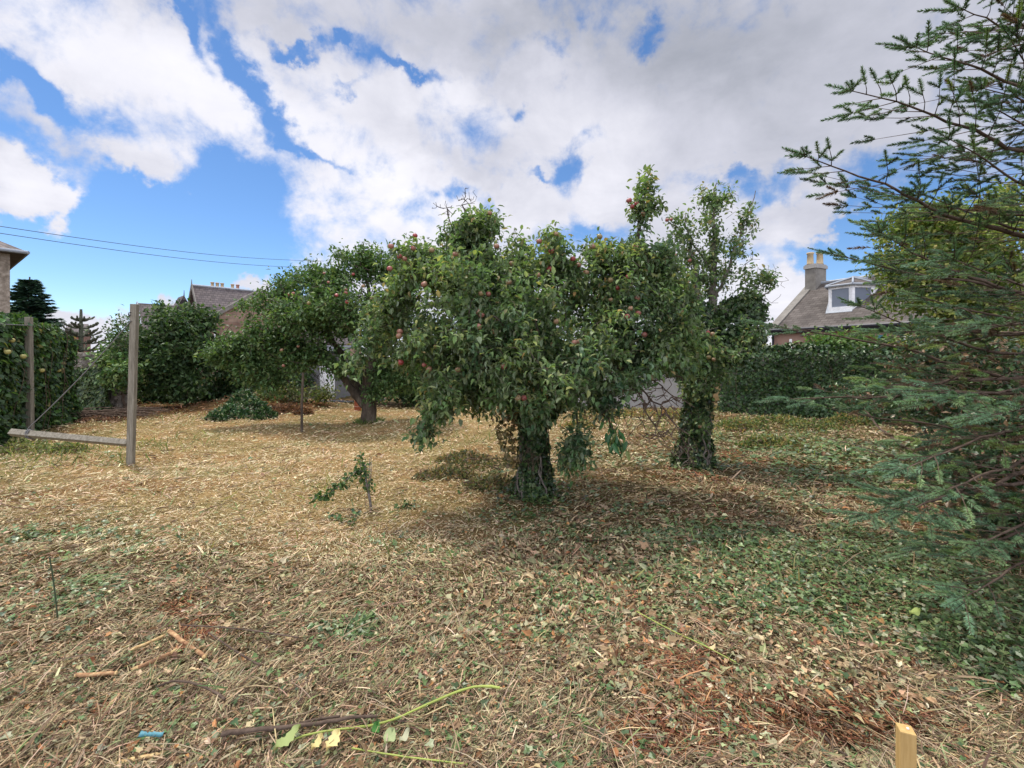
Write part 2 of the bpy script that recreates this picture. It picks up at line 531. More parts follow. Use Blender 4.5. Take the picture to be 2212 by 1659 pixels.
M['brickred'] = plain('red_brick', (.40, .17, .12), .9)
M['rubble'] = noise_mat('rubble_stone', [(.32, (.10, .085, .07)), (.5, (.24, .21, .18)), (.7, (.40, .36, .32))], 8, 8, .95, .9, spec=.08, bscale=12, bdist=.06)


def glass_mat():
    m, nt, bs = mat_new('window_glass')
    bs.inputs['Base Color'].default_value = (.16, .19, .24, 1)
    bs.inputs['Roughness'].default_value = .06
    bs.inputs['Specular IOR Level'].default_value = .8
    return m


M['glass'] = glass_mat()


def apple_mat():
    m, nt, bs = mat_new('apple_skin')
    L = nt.links.new
    tc = nt.nodes.new('ShaderNodeTexCoord')
    oi = nt.nodes.new('ShaderNodeObjectInfo')
    n = nt.nodes.new('ShaderNodeTexNoise'); n.noise_dimensions = '4D'; n.inputs['Scale'].default_value = 14; n.inputs['Detail'].default_value = 3
    L(tc.outputs['Object'], n.inputs['Vector'])
    mu = nt.nodes.new('ShaderNodeMath'); mu.operation = 'MULTIPLY'; mu.inputs[1].default_value = 20; L(oi.outputs['Random'], mu.inputs[0]); L(mu.outputs[0], n.inputs['W'])
    ad = nt.nodes.new('ShaderNodeMath'); ad.operation = 'MULTIPLY_ADD'; ad.inputs[1].default_value = .55; L(oi.outputs['Random'], ad.inputs[0]); L(n.outputs['Fac'], ad.inputs[2])
    cr = nt.nodes.new('ShaderNodeValToRGB'); e = cr.color_ramp.elements
    e[0].position, e[0].color = .38, (.22, .20, .06, 1)
    e[1].position, e[1].color = 1.2, (.30, .05, .05, 1)
    e.new(.6).color = (.30, .20, .11, 1); e.new(.9).color = (.30, .11, .09, 1)
    L(ad.outputs[0], cr.inputs[0]); L(cr.outputs[0], bs.inputs['Base Color'])
    bs.inputs['Roughness'].default_value = .38
    return m


M['apple'] = apple_mat()
RZ90 = (R(90), 0, 0)

# ------------------------------------------------------------------ ground
def ground_mat():
    m, nt, bs = mat_new('cut_grass_soil')
    L = nt.links.new
    tc = nt.nodes.new('ShaderNodeTexCoord')
    def noise(s, d=8, st=(1, 1, 1), r=.65):
        mp = nt.nodes.new('ShaderNodeMapping'); mp.inputs['Scale'].default_value = st; L(tc.outputs['Object'], mp.inputs[0])
        n = nt.nodes.new('ShaderNodeTexNoise'); n.inputs['Scale'].default_value = s; n.inputs['Detail'].default_value = d; n.inputs['Roughness'].default_value = r
        L(mp.outputs[0], n.inputs['Vector']); return n.outputs['Fac']
    cr = nt.nodes.new('ShaderNodeValToRGB'); e = cr.color_ramp.elements
    e[0].position, e[0].color = .32, (.035, .024, .014, 1)
    e[1].position, e[1].color = .75, (.26, .20, .11, 1)
    e.new(.45).color = (.08, .058, .03, 1); e.new(.6).color = (.16, .12, .06, 1)
    L(noise(22, 10, (1, 2.5, 1), .75), cr.inputs[0])
    cr2 = nt.nodes.new('ShaderNodeValToRGB'); e = cr2.color_ramp.elements
    e[0].position, e[0].color = .38, (.75, .85, .7, 1); e[1].position, e[1].color = .62, (1.1, .98, .9, 1)
    L(noise(.9, 6), cr2.inputs[0])
    mx = nt.nodes.new('ShaderNodeMix'); mx.data_type = 'RGBA'; mx.blend_type = 'MULTIPLY'; mx.inputs['Factor'].default_value = 1
    L(cr.outputs[0], mx.inputs['A']); L(cr2.outputs[0], mx.inputs['B']); at = nt.nodes.new('ShaderNodeAttribute'); at.attribute_name = 'col'
    m2 = nt.nodes.new('ShaderNodeMix'); m2.data_type = 'RGBA'; m2.blend_type = 'MULTIPLY'; m2.inputs['Factor'].default_value = 1
    L(mx.outputs['Result'], m2.inputs['A']); L(at.outputs['Color'], m2.inputs['B']); L(m2.outputs['Result'], bs.inputs['Base Color'])
    b = nt.nodes.new('ShaderNodeBump'); b.inputs['Strength'].default_value = .8; b.inputs['Distance'].default_value = .03
    L(noise(35, 8), b.inputs['Height']); L(b.outputs[0], bs.inputs['Normal'])
    bs.inputs['Roughness'].default_value = .95; bs.inputs['Specular IOR Level'].default_value = .1
    return m


def build_ground():
    far = np.array([18, 24, 32, 45, 65, 100, 160, 260, 420, 700.])
    xs = np.concatenate([-far[::-1], np.arange(-15, 15.01, .12), far])
    ys = np.concatenate([[-60, -20, -6, -2, -.5], np.arange(0, 18.01, .1), [20, 24, 30, 40, 55, 80, 130, 220, 400, 800]])
    X, Y = np.meshgrid(xs, ys)
    Z = height(X, Y)
    V = np.stack([X, Y, Z], -1).reshape(-1, 3)
    nx, ny = len(xs), len(ys)
    i = np.arange(ny - 1)[:, None] * nx; j = np.arange(nx - 1)[None]
    q = np.stack([i + j, i + j + 1, i + nx + j + 1, i + nx + j], -1).reshape(-1, 4)
    ctr = V[q].mean(1)
    fx, fy = ctr[:, 0], ctr[:, 1]
    ok = (fy > 1) & (fy < 18) & (np.abs(fx) < 15)
    g, r, s, l = region_masks(fx, fy)
    g, r, s, l = [np.where(ok, np.clip(a, 0, 1), 0)[:, None] for a in (g, r, s, l)]
    c = np.tile([[.85, .8, .7]], (len(fx), 1))
    c = c * (1 - s) + np.array([2.5, 2.4, 2.3]) * s
    c = c * (1 - r * .6) + np.array([1.1, .6, .45]) * r * .6
    c = c * (1 - g * .5) + np.array([.7, .9, .5]) * g * .5
    mb = MB(); mb.add(V, [q], c)
    tag(mb.build('ground', ground_mat(), smooth=True), kind='structure')




def gauss(x, y, items):
    """items: (px, py, rx_px, ry_px, amp) patches on the ground"""
    s = 0
    for px, py, rx, ry, a in items:
        g = G(px, py)
        sx = rx / FOC * g[1]
        y1 = CAM_H * FOC / (max(py - ry, HY + 60) - HY); y0 = CAM_H * FOC / (py + ry - HY)
        sy = max((y1 - y0) / 2, .05)
        s = s + a * np.exp(-((x - g[0]) / sx) ** 2 - ((y - g[1]) / sy) ** 2)
    return s


def region_masks(x, y):
    n1 = fbm(x * 1.3, y * 1.3, 21, 4) - .5
    n2 = fbm(x * 2.3 + 9, y * 2.3, 33, 4) - .5
    n3 = fbm(x * 4.5 + 3, y * 4.5, 77, 3) - .5
    green = gauss(x, y, [(120, 1150, 200, 40, .8), (150, 1290, 200, 70, .75), (60, 985, 150, 25, .5), (740, 1350, 130, 60, .55), (1250, 1110, 350, 60, .45), (1750, 1200, 350, 90, .75), (2050, 1290, 260, 110, 1.3),
                         (1950, 1000, 300, 60, .9), (1650, 940, 180, 40, .6), (650, 1600, 120, 50, .35), (1350, 1250, 250, 60, .35), (1880, 1570, 60, 60, .9), (1200, 1340, 300, 50, .3), (2150, 1420, 150, 60, .8), (1000, 1030, 100, 25, .25)])
    red = gauss(x, y, [(200, 1062, 190, 18, 1.0), (380, 1330, 80, 30, .6), (1480, 1450, 160, 90, .6), (1240, 1270, 90, 20, .7), (1780, 1300, 130, 34, .9), (1740, 1530, 170, 60, 1.2), (1500, 1560, 220, 60, .7), (1950, 1480, 160, 50, .5), (1950, 1120, 200, 40, .5),
                       (1450, 1010, 120, 25, .5), (640, 885, 70, 14, 1.2), (420, 880, 200, 16, 1.3), (200, 905, 160, 14, .9), (1450, 1600, 220, 60, .5), (1150, 1080, 120, 20, .4), (1600, 1000, 250, 40, .4)])
    straw = gauss(x, y, [(700, 960, 460, 60, 1.3), (520, 1060, 420, 50, 1.1), (800, 900, 500, 26, 1.0), (400, 930, 200, 30, .8), (150, 1000, 200, 30, .5), (750, 1130, 350, 60, .6)])
    leaf = gauss(x, y, [(1500, 1290, 300, 90, 1.0), (1250, 1200, 250, 60, .5), (1650, 1420, 220, 90, .8), (1300, 1400, 300, 100, .4), (900, 1620, 150, 40, .4), (1900, 1450, 200, 90, .4), (150, 1250, 200, 80, .2)])
    return green * .85 - np.clip(straw, 0, 1) * .3 - .05 + n1 * 1.3 + n3 * .9, red * .9 + n2 * 1.5 - n3 * .9, straw + n1 * .5, leaf + n2 * .9 + n3 * .5


def scatter_ground(n, y0=1.25, y1=16.5, p=1.25, spread=1.25):
    """points thinning out with distance from where people walk in"""
    u = rng.random(n)
    a = 1 - p
    Y = (y0 ** a + u * (y1 ** a - y0 ** a)) ** (1 / a)
    X = (rng.random(n) * 2 - 1) * (spread * Y + .6)
    return X, Y


build_ground()


def build_litter():
    STR = [(.62, .49, .30), (.54, .41, .25), (.70, .57, .38), (.46, .34, .21), (.56, .48, .30), (.46, .43, .25)]
    RED = [(.26, .10, .05), (.34, .16, .08), (.16, .07, .04), (.42, .23, .12), (.10, .05, .03)]
    TAN = [(.40, .28, .165), (.27, .18, .10), (.50, .38, .24), (.19, .125, .08), (.11, .075, .05), (.38, .30, .19), (.30, .27, .15), (.22, .22, .11)]
    GRN = [(.10, .17, .06), (.16, .23, .09), (.24, .28, .13)]
    # straw and chopped stems
    n = 520000
    x, y = scatter_ground(n, p=1.75)
    g, r, s, l = region_masks(x, y)
    k = rng.random(n)
    pick = np.zeros(n, int)                     # tan
    pick[(s > .25) & (k < .88) | (k < .06)] = 1             # straw
    pick[(r - .35 * np.clip(s, 0, 1) > .52) & (rng.random(n) < .8)] = 2
    pick[(g > .40) & (rng.random(n) < .55)] = 3
    pick[(rng.random(n) < .06)] = 3
    col = np.zeros((n, 3))
    for i, pal in enumerate((TAN, STR, RED, GRN)):
        mk = pick == i
        col[mk] = palette(mk.sum(), pal, jit=.22)
    ang = rng.random(n) * 2 * np.pi
    # cut stems lie more across than away
    swathe = (fbm(x * .8, y * .8, 101, 2) - .5) * 7
    ang = np.where(rng.random(n) < .42, swathe + rng.normal(0, .5, n), ang)
    tilt = np.abs(rng.normal(0, .24, n))
    D = np.stack([np.cos(ang) * np.cos(tilt), np.sin(ang) * np.cos(tilt), np.sin(tilt)], -1)
    far = np.clip(y / 5, .8, 3.2)
    ln = rng.lognormal(math.log(.032), .62, n) * far ** .6 * np.where(s > .3, .8, 1)
    ln = np.clip(ln, .010, .24)
    wd = rng.lognormal(math.log(.0038), .5, n) * np.clip(y / 2.6, .8, 4.5) * np.where(s > .3, .7, 1)
    z = height(x, y) + rng.random(n) ** 1.5 * .030 * far ** .5 - .004 + np.clip(fbm(x * 7, y * 7, 91, 3) - .5, 0, 1) * .09
    U = unit(np.stack([rng.normal(0, .45, n), rng.normal(0, .45, n), np.ones(n)], -1))
    mb = MB()
    mb.leaves(np.stack([x, y, z], -1), D, U, ln, wd, L_BLADE, col)
    tag(mb.build('dry_grass', M['litter']), kind='stuff', label='dry straw coloured cut grass and chopped stems covering the clearing', cat='cut grass')
    # dead leaves, chips
    n = 95000
    x, y = scatter_ground(n, p=1.9)
    g, r, s, l = region_masks(x, y)
    keep = rng.random(n) < np.clip(.34 + l * 1.3 - s * .8, .02, 1)
    x, y, l = x[keep], y[keep], l[keep]; n = len(x)
    col = palette(n, [(.40, .28, .16), (.50, .39, .23), (.26, .17, .095), (.34, .33, .19), (.24, .27, .13), (.54, .47, .30), (.18, .11, .06), (.40, .20, .09)], [3, 2, 3, 3, 2.5, 1.3, 2.5, 1.2], .22)
    ang = rng.random(n) * 2 * np.pi
    D = np.stack([np.cos(ang), np.sin(ang), rng.normal(.05, .35, n)], -1)
    U = unit(np.stack([rng.normal(0, .6, n), rng.normal(0, .6, n), np.ones(n)], -1))
    sz = rng.lognormal(math.log(.026), .45, n).clip(.01, .07) * np.where(l > .4, 1.45, 1) * np.clip(y / 3.5, .8, 2.0)
    z = height(x, y) + .010 + rng.random(n) * .030
    mb = MB()
    h = rng.random(n) < .5
    C = np.stack([x, y, z], -1)
    mb.leaves(C[h], D[h], U[h], sz[h], sz[h] * .55, L_CURL, col[h])
    mb.leaves(C[~h], D[~h], U[~h], sz[~h] * .9, sz[~h] * .65, L_IVY, col[~h])
    tag(mb.build('fallen_leaves', M['litter']), kind='stuff', label='pale curled fallen leaves strewn over the cut grass', cat='fallen leaves')
    # trampled ivy in the grass
    n = 120000
    x, y = scatter_ground(n, p=1.7)
    g, r, s, l = region_masks(x, y)
    keep = rng.random(n) < np.clip((g - .08) * 1.4, .04, 1) * np.clip(1.4 - s * 1.3, .1, 1)
    x, y, g = x[keep], y[keep], g[keep]; n = len(x)
    col = palette(n, [(.055, .10, .035), (.085, .145, .045), (.14, .20, .075), (.07, .11, .055), (.25, .28, .16)], [3, 3, 3, 1, 1.4], .22)
    ang = rng.random(n) * 2 * np.pi
    D = np.stack([np.cos(ang), np.sin(ang), rng.normal(0, .25, n)], -1)
    U = unit(np.stack([rng.normal(0, .4, n), rng.normal(-.1, .4, n), np.ones(n)], -1))
    sz = rng.uniform(.022, .05, n) * np.clip(y / 4, .8, 1.8)
    z = height(x, y) + .014 + rng.random(n) * (.03 + .05 * np.clip(g - .5, 0, 1))
    mb = MB()
    mb.leaves(np.stack([x, y, z], -1), D, U, sz, sz * .95, L_IVY, col)
    tag(mb.build('ground_ivy', M['ivy_leaf']), kind='stuff', label='dark green ivy leaves creeping through the cut grass', cat='ground ivy')
    # green grass tufts and weeds
    n = 34000
    x, y = scatter_ground(n, y0=3.2, p=1.1)
    m = gauss(x, y, [(60, 985, 170, 35, 1.2), (330, 965, 120, 25, .8), (1000, 945, 110, 18, .8), (1620, 930, 170, 30, 1.3), (1800, 900, 200, 20, 1.0), (700, 1050, 60, 15, .7), (420, 905, 150, 15, .6), (620, 880, 60, 12, .6),
                     (1330, 910, 160, 20, .8), (800, 910, 30, 10, .8), (281, 1000, 26, 10, 2.5), (66, 948, 26, 8, 2.5)]) + (fbm(x * 2, y * 2, 55, 3) - .5) * .8
    keep = rng.random(n) < np.clip(m - .15, .015, 1)
    x, y, m = x[keep], y[keep], m[keep]; n = len(x)
    ang = rng.random(n) * 2 * np.pi; tl = rng.uniform(.3, 1.3, n)
    D = np.stack([np.cos(ang) * np.cos(tl), np.sin(ang) * np.cos(tl), np.sin(tl)], -1)
    col = palette(n, [(.18, .23, .07), (.28, .28, .10), (.12, .18, .06), (.40, .34, .16)], [3, 2, 2, 2], .2)
    ln = rng.uniform(.06, .20, n)
    mb = MB()
    mb.leaves(np.stack([x, y, height(x, y)], -1), D, rand_dirs(n), ln, ln * .05 + .002, L_BLADE, col)
    tag(mb.build('grass_tufts', M['leaf']), kind='stuff', label='sparse green grass tufts and weeds left standing in the straw', cat='grass')
    # twig litter
    n = 5200
    x, y = scatter_ground(n, p=2.0)
    ang = rng.random(n) * 2 * np.pi
    D = np.stack([np.cos(ang), np.sin(ang), rng.normal(.04, .10, n)], -1)
    col = palette(n, [(.12, .08, .055), (.22, .15, .10), (.34, .26, .18), (.46, .35, .22)], None, .2)
    ln = rng.lognormal(math.log(.13), .45, n)
    C = np.stack([x, y, height(x, y) + .018 + rng.random(n) * .02], -1)
    mb = MB()
    wd = rng.uniform(.0025, .006, n) * np.clip(y / 3.5, .8, 3)
    mb.leaves(C, D, np.tile([0., 0, 1], (n, 1)), ln, wd, L_BLADE, col)
    mb.leaves(C, D, np.stack([-D[:, 1], D[:, 0], 0 * x], -1), ln, wd, L_BLADE, col)
    tag(mb.build('twig_litter', M['litter']), kind='stuff', label='thin brown twigs lying scattered over the cut grass', cat='twigs')


build_litter()

# ------------------------------------------------------------------ tree growing
def resample(pts, step):
    pts = np.asarray(pts, float)
    seg = np.linalg.norm(np.diff(pts, axis=0), axis=1); t = np.concatenate([[0], np.cumsum(seg)])
    n = max(2, int(t[-1] / step) + 1)
    tt = np.linspace(0, t[-1], n)
    return np.stack([np.interp(tt, t, pts[:, i]) for i in range(3)], -1)


def smooth_path(pts, it=2):
    pts = np.asarray(pts, float)
    for _ in range(it):
        a = pts[:-1] * .75 + pts[1:] * .25; b = pts[:-1] * .25 + pts[1:] * .75
        pts = np.concatenate([[pts[0]], np.stack([a, b], 1).reshape(-1, 3), [pts[-1]]])
    return pts


class Skeleton:
    """limbs first, then twigs that reach from the nearest wood to each growing point"""
    def __init__(self):
        self.p = np.zeros((60000, 3)); self.par = np.full(60000, -1); self.r = np.zeros(60000); self.n = 0
        self.tips = []

    def limb(self, pts, r0, r1, step=.10, join=True):
        pts = resample(smooth_path(pts), step)
        pts[1:-1] += rng.normal(0, .012, (len(pts) - 2, 3))
        par = -1
        if join and self.n:
            par = int(np.argmin(np.linalg.norm(self.p[:self.n] - pts[0], axis=1)))
        for i, q in enumerate(pts):
            self.p[self.n] = q; self.par[self.n] = par
            self.r[self.n] = r0 + (r1 - r0) * i / (len(pts) - 1)
            par = self.n; self.n += 1

    def reach(self, A, step=.09, wob=.02, sag=.0, tip=.0025, minr=0.0):
        base = self.p[:self.n]
        d0 = np.array([np.min(np.linalg.norm(base - a, axis=1)) for a in A])
        for a in A[np.argsort(d0)]:
            d = np.linalg.norm(self.p[:self.n] - a, axis=1)
            j = int(np.argmin(d)); dist = d[j]
            k = max(1, int(dist / step))
            q0 = self.p[j].copy(); par = j
            bend = rng.normal(0, wob * 3, 3)
            for i in range(1, k + 1):
                t = i / k
                q = q0 + (a - q0) * t + bend * math.sin(t * math.pi) * dist + rng.normal(0, wob, 3) * (t < 1)
                q[2] -= sag * math.sin(t * math.pi) * dist
                self.p[self.n] = q; self.par[self.n] = par; self.r[self.n] = 0; par = self.n; self.n += 1
            self.tips.append(par)

    def finish(self, tip=.0025, e=2.4):
        n = self.n
        acc = np.zeros(n)
        R_ = self.r[:n].copy()
        for i in range(n - 1, -1, -1):
            r = max(tip, acc[i] ** (1 / e))
            if R_[i] > 0: r = R_[i]
            R_[i] = r
            if self.par[i] >= 0: acc[self.par[i]] += r ** e if self.r[i] == 0 else 0
        for i in range(n):
            if self.par[i] >= 0 and self.r[i] == 0: R_[i] = min(R_[i], R_[self.par[i]])
        self.R = R_
        return self

    def chains(self):
        n = self.n
        kids = [[] for _ in range(n)]
        roots = []
        for i in range(n):
            (kids[self.par[i]] if self.par[i] >= 0 else roots).append(i)
        out, st = [], [(None, r) for r in roots]
        while st:
            pre, i = st.pop()
            ch = ([pre] if pre is not None else []) + [i]
            while kids[i]:
                ks = sorted(kids[i], key=lambda c: -self.R[c])
                for c in ks[1:]: st.append((i, c))
                i = ks[0]; ch.append(i)
            out.append((ch, pre is not None))
        return out

    def mesh(self, mb, sides=5, rmin=0.0, keep=None):
        for ch, joined in self.chains():
            if len(ch) < 2: continue
            r = self.R[ch].copy()
            if joined: r[0] = r[1]
            if r.max() < rmin: continue
            if keep is not None and not keep(self.p[ch], r): continue
            mb.tube(self.p[ch], r, sides + (3 if r[0] > .04 else 0), caps=False)


def blob_pts(blobs, scale=1.0):
    """growing points inside lumpy ellipsoids: (px, py, Y, rx, ry, rz, n)"""
    out = []
    for px, py, Y, rx, ry, rz, n in blobs:
        n = max(1, int(n * scale))
        d = rand_dirs(n) * (rng.random((n, 1)) ** .45)
        c = P(px, py, Y)
        out.append(c + d * np.array([rx / FOC * Y, rz, ry / FOC * Y]))
    return np.concatenate(out)


def clumpy(A, scale=1.5, cut=.42, seed=61):
    """drop growing points in some pockets so a crown has hollows"""
    k = fbm(A[:, 0] * scale + A[:, 1] * .8, A[:, 2] * scale + A[:, 1] * .5, seed, 3)
    return A[(k > cut) | (rng.random(len(A)) < .18)]


def twig_leaves(sk, tips, per, spread, size, jit=.25, droop=.25, upb=.7, back=3):
    """leaf positions around the last bit of each twig"""
    t = np.array(tips)
    P1 = sk.p[t]; q = t.copy()
    for _ in range(back):
        q = np.where(sk.par[q] >= 0, sk.par[q], q)
    P0 = sk.p[q]
    ax = unit(P1 - P0 + 1e-6)
    n = len(t) * per
    i = np.repeat(np.arange(len(t)), per)
    u = rng.random((n, 1)) ** .8
    C = P0[i] + (P1 - P0)[i] * u + rng.normal(0, spread, (n, 3))
    D = unit(ax[i] * .35 + rand_dirs(n) * .9 + np.array([0, 0, -droop]))
    U = unit(rand_dirs(n) * (1 - upb) * 1.4 + np.array([0, 0, upb]))
    sz = size * rng.uniform(1 - jit, 1 + jit, n)
    return C, D, U, sz


APPLE_COLS = [(.075, .14, .055), (.11, .19, .07), (.16, .24, .10), (.23, .30, .16), (.30, .33, .13), (.32, .24, .11)]


def apple_profile(r):
    a = np.linspace(0, math.pi, 11)
    pr = [(max(r * math.sin(t) * (1 + .06 * math.cos(t)), .0004), r * (.92 * math.cos(t) - .22 * math.exp(-(t / .38) ** 2) + .10 * math.exp(-((math.pi - t) / .3) ** 2))) for t in a]
    return pr[::-1]


APPLE_SRC = None


def make_apple():
    mb = MB(); mb.lathe(apple_profile(.034), (0, 0, 0), 12)
    o = mb.build('apple', M['apple'], smooth=True)
    st = MB(); st.tube([(0, 0, .02), (.002, 0, .034), (.006, .002, .046)], [.0016, .0014, .0018], 4)
    me = o.data
    me.materials.append(M['twig'])
    stem = st.build('stem', M['twig'])
    smd = stem.data
    COL.objects.unlink(stem); bpy.data.objects.remove(stem)
    return o, smd


def hang_apples(tree, pxs, C, near=26, dia=.86, gap=-.04):
    """apples hang at the outside of the crown, one mesh each, stalk as a sub-part"""
    global APPLE_SRC
    if APPLE_SRC is None:
        o, smd = make_apple()
        APPLE_SRC = (o.data, smd)
        COL.objects.unlink(o); bpy.data.objects.remove(o)
    pj = np.stack([CX + C[:, 0] / C[:, 1] * FOC, HY - (C[:, 2] - CAM_H) / C[:, 1] * FOC], -1)
    for px, py in pxs:
        d = np.linalg.norm(pj - [px, py], axis=1)
        m = d < near
        Y = np.percentile(C[m, 1], 3) - gap if m.sum() > 4 else C[np.argmin(d), 1]
        w = P(px, py, Y)
        o = bpy.data.objects.new('apple', APPLE_SRC[0]); COL.objects.link(o); o.parent = tree
        o.location = tuple(float(a) for a in (w - np.array(tree.location)))
        o.rotation_euler = (rng.normal(0, .3), rng.normal(0, .3), rng.random() * 6)
        s = dia * rng.uniform(.88, 1.12); o.scale = (s, s, s)
        st = bpy.data.objects.new('stem', APPLE_SRC[1]); COL.objects.link(st); st.parent = o


def ivy_on(mb, path, rad, n, size, cols, thick=.05, out=1.0):
    """ivy leaves wrapped round a trunk or limb"""
    path = resample(path, .05)
    r = np.interp(np.linspace(0, 1, len(path)), np.linspace(0, 1, len(rad)), rad)
    i = rng.integers(0, len(path) - 1, n)
    t = unit(np.gradient(path, axis=0))[i]
    d = rand_dirs(n); d = unit(d - t * np.sum(d * t, 1, keepdims=True))
    lump = .62 + .75 * vnoise(path[i, 2] * 7 + d[:, 0] * 2, d[:, 1] * 2 + path[i, 0] * 3, 5)
    C = path[i] + d * (r[i] * lump + rng.random(n) * thick)[:, None] + rng.normal(0, .012, (n, 3))
    D = unit(rand_dirs(n) * .7 + np.array([0, 0, -.7]) + d * .35)
    U = unit(d * out + rand_dirs(n) * .5)
    sz = size * rng.uniform(.6, 1.25, n)
    mb.leaves(C, D, U, sz, sz * .95, L_IVY, palette(n, cols, None, .25))
    return C


def climbers(parent, path, rad, k):
    """woody ivy stems climbing a trunk"""
    path = resample(path, .06); r = np.interp(np.linspace(0, 1, len(path)), np.linspace(0, 1, len(rad)), rad)
    mb = MB()
    for _ in range(k):
        a = rng.random() * 6.28; n = rng.integers(len(path) // 2, len(path)); pts = []
        for i in range(n):
            a += rng.normal(0, .16); pts.append(path[i] + np.array([math.cos(a), math.sin(a), 0]) * (r[i] + .035))
        mb.tube(smooth_path(pts, 1), rng.uniform(.005, .012), 5)
    mb.build('ivy_stems', M['grey_twig'], parent)


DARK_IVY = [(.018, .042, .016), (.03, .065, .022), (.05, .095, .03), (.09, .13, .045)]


def foot_ivy(mb, base, n):
    a = rng.random(n) * 6.28; r = .2 + rng.exponential(.14, n); x = base[0] + np.cos(a) * r; y = base[1] + np.sin(a) * r
    C = np.stack([x, y, height(x, y) + .02 + rng.random(n) * .05], -1); s = .045 * rng.uniform(.6, 1.3, n)
    mb.leaves(C, unit(rand_dirs(n) * [1, 1, .3]), unit(rand_dirs(n) * .5 + [0, 0, 1]), s, s, L_IVY, palette(n, IVY_COLS, None, .25))


IVY_COLS = [(.025, .055, .020), (.045, .088, .028), (.075, .125, .038), (.13, .18, .06)]


# ------------------------------------------------------------------ apple tree in the middle
def build_middle_tree():
    base = G(1155, 1068); Y = base[1]
    tree = thing('apple_tree', 'big spreading apple tree in the middle with ivy clad trunk and bare twigs on top', 'apple tree', base)
    sk = Skeleton()
    def pl(*a): return [P(*q) for q in a]
    b = list(base - [0, 0, .1])
    sk.limb([b] + pl((1152, 960, Y), (1158, 885, Y - .02)), .12, .11, join=False)
    sk.limb(pl((1158, 885, Y), (1095, 800, Y), (1050, 690, Y - .05), (1020, 560, Y), (1005, 455, Y)), .085, .014)
    sk.limb(pl((1158, 890, Y), (1225, 830, Y), (1300, 720, Y), (1355, 610, Y), (1384, 480, Y), (1396, 385, Y)), .085, .006)
    sk.limb(pl((1120, 840, Y), (1010, 770, Y - .2), (905, 715, Y - .3), (820, 665, Y - .35)), .045, .008)
    sk.limb(pl((1050, 690, Y), (970, 590, Y - .2), (880, 535, Y - .3)), .03, .008)
    sk.limb(pl((1158, 885, Y), (1150, 760, Y + .2), (1125, 640, Y + .1), (1105, 530, Y)), .06, .012)
    sk.limb(pl((1150, 760, Y), (1185, 640, Y), (1195, 560, Y)), .03, .008)
    sk.limb(pl((1235, 825, Y), (1330, 790, Y - .1), (1440, 770, Y), (1470, 740, Y)), .04, .008)
    sk.limb(pl((1120, 850, Y), (1020, 850, Y - .3), (945, 890, Y - .4), (920, 940, Y - .45)), .03, .006)
    sk.limb(pl((1140, 860, Y), (1130, 800, Y - .6), (1120, 720, Y - .95)), .03, .008)
    sk.limb(pl((1190, 850, Y), (1230, 800, Y - .6), (1260, 720, Y - .8)), .03, .008)
    sk.limb(pl((1310, 715, Y), (1320, 620, Y + .1), (1292, 535, Y)), .022, .006)
    sk.limb(pl((1150, 850, Y), (1160, 800, Y + .7), (1130, 700, Y + 1.1)), .03, .008)
    sk.limb(pl((1240, 850, Y - .1), (1250, 930, Y - .55), (1240, 1000, Y - .62)), .014, .004)
    sk.limb(pl((1290, 850, Y - .1), (1320, 920, Y - .6), (1335, 965, Y - .65)), .014, .005)
    blobs = [
        (1005, 520, 5.25, 48, 56, .40, 50), (1100, 560, 5.1, 78, 62, .6, 95), (1190, 565, 5.1, 52, 52, .55, 60), (890, 570, 4.95, 62, 48, .45, 55),
        (860, 630, 4.9, 42, 45, .45, 36), (1000, 645, 5.0, 125, 100, 1.0, 190), (1140, 670, 5.0, 100, 110, 1.05, 170), (1010, 765, 4.9, 145, 95, 1.1, 190),
        (1170, 800, 4.8, 150, 95, 1.1, 200), (825, 695, 4.9, 62, 55, .5, 38), (860, 785, 4.9, 40, 30, .35, 16), (1058, 470, 5.15, 14, 16, .12, 7), (1372, 560, 5.2, 34, 34, .3, 22), (775, 775, 4.7, 30, 26, .2, 12), (920, 780, 4.8, 50, 60, .5, 42), (950, 880, 4.6, 56, 40, .35, 26),
        (915, 945, 4.5, 18, 30, .12, 10), (1270, 855, 4.75, 75, 42, .5, 60), (1048, 508, 5.15, 48, 40, .4, 34), (955, 560, 5.1, 44, 46, .4, 34), (1060, 855, 4.7, 95, 48, .7, 75), (1210, 850, 4.7, 90, 42, .6, 50), (1150, 905, 4.5, 40, 25, .3, 12), (1320, 640, 5.2, 85, 80, .7, 110),
        (1290, 545, 5.2, 34, 34, .35, 26), (1386, 480, 5.25, 22, 80, .18, 18), (1397, 388, 5.3, 12, 26, .10, 9), (1420, 440, 5.25, 10, 18, .1, 4), (1340, 735, 5.0, 120, 75, .9, 150),
        (1425, 690, 5.2, 55, 100, .6, 80), (1425, 780, 5.0, 70, 34, .6, 40), (1240, 960, 4.65, 40, 45, .25, 18), (1230, 1000, 4.62, 22, 26, .1, 8),
        (1390, 770, 4.95, 100, 48, .7, 110), (1470, 770, 5.3, 55, 55, .5, 60), (1455, 660, 5.3, 50, 95, .5, 90), (1430, 570, 5.3, 40, 45, .4, 34), (1245, 590, 5.2, 36, 46, .4, 26), (1335, 560, 5.2, 36, 40, .35, 24), (1400, 600, 5.3, 60, 60, .5, 50), (1310, 812, 4.9, 60, 28, .5, 34), (1300, 820, 4.8, 90, 45, .6, 70), (960, 830, 4.7, 80, 60, .6, 70), (1060, 560, 5.1, 60, 60, .5, 60), (1250, 640, 5.3, 30, 60, .4, 20), (1150, 740, 6.0, 200, 120, .6, 120), (1080, 620, 5.9, 120, 80, .5, 50),
    ]
    sk.reach(clumpy(blob_pts(blobs, 1.25), 1.6, .36), .09, .014, .05)
    leafy = list(sk.tips)
    # hanging big dark leaves
    sk.tips = []
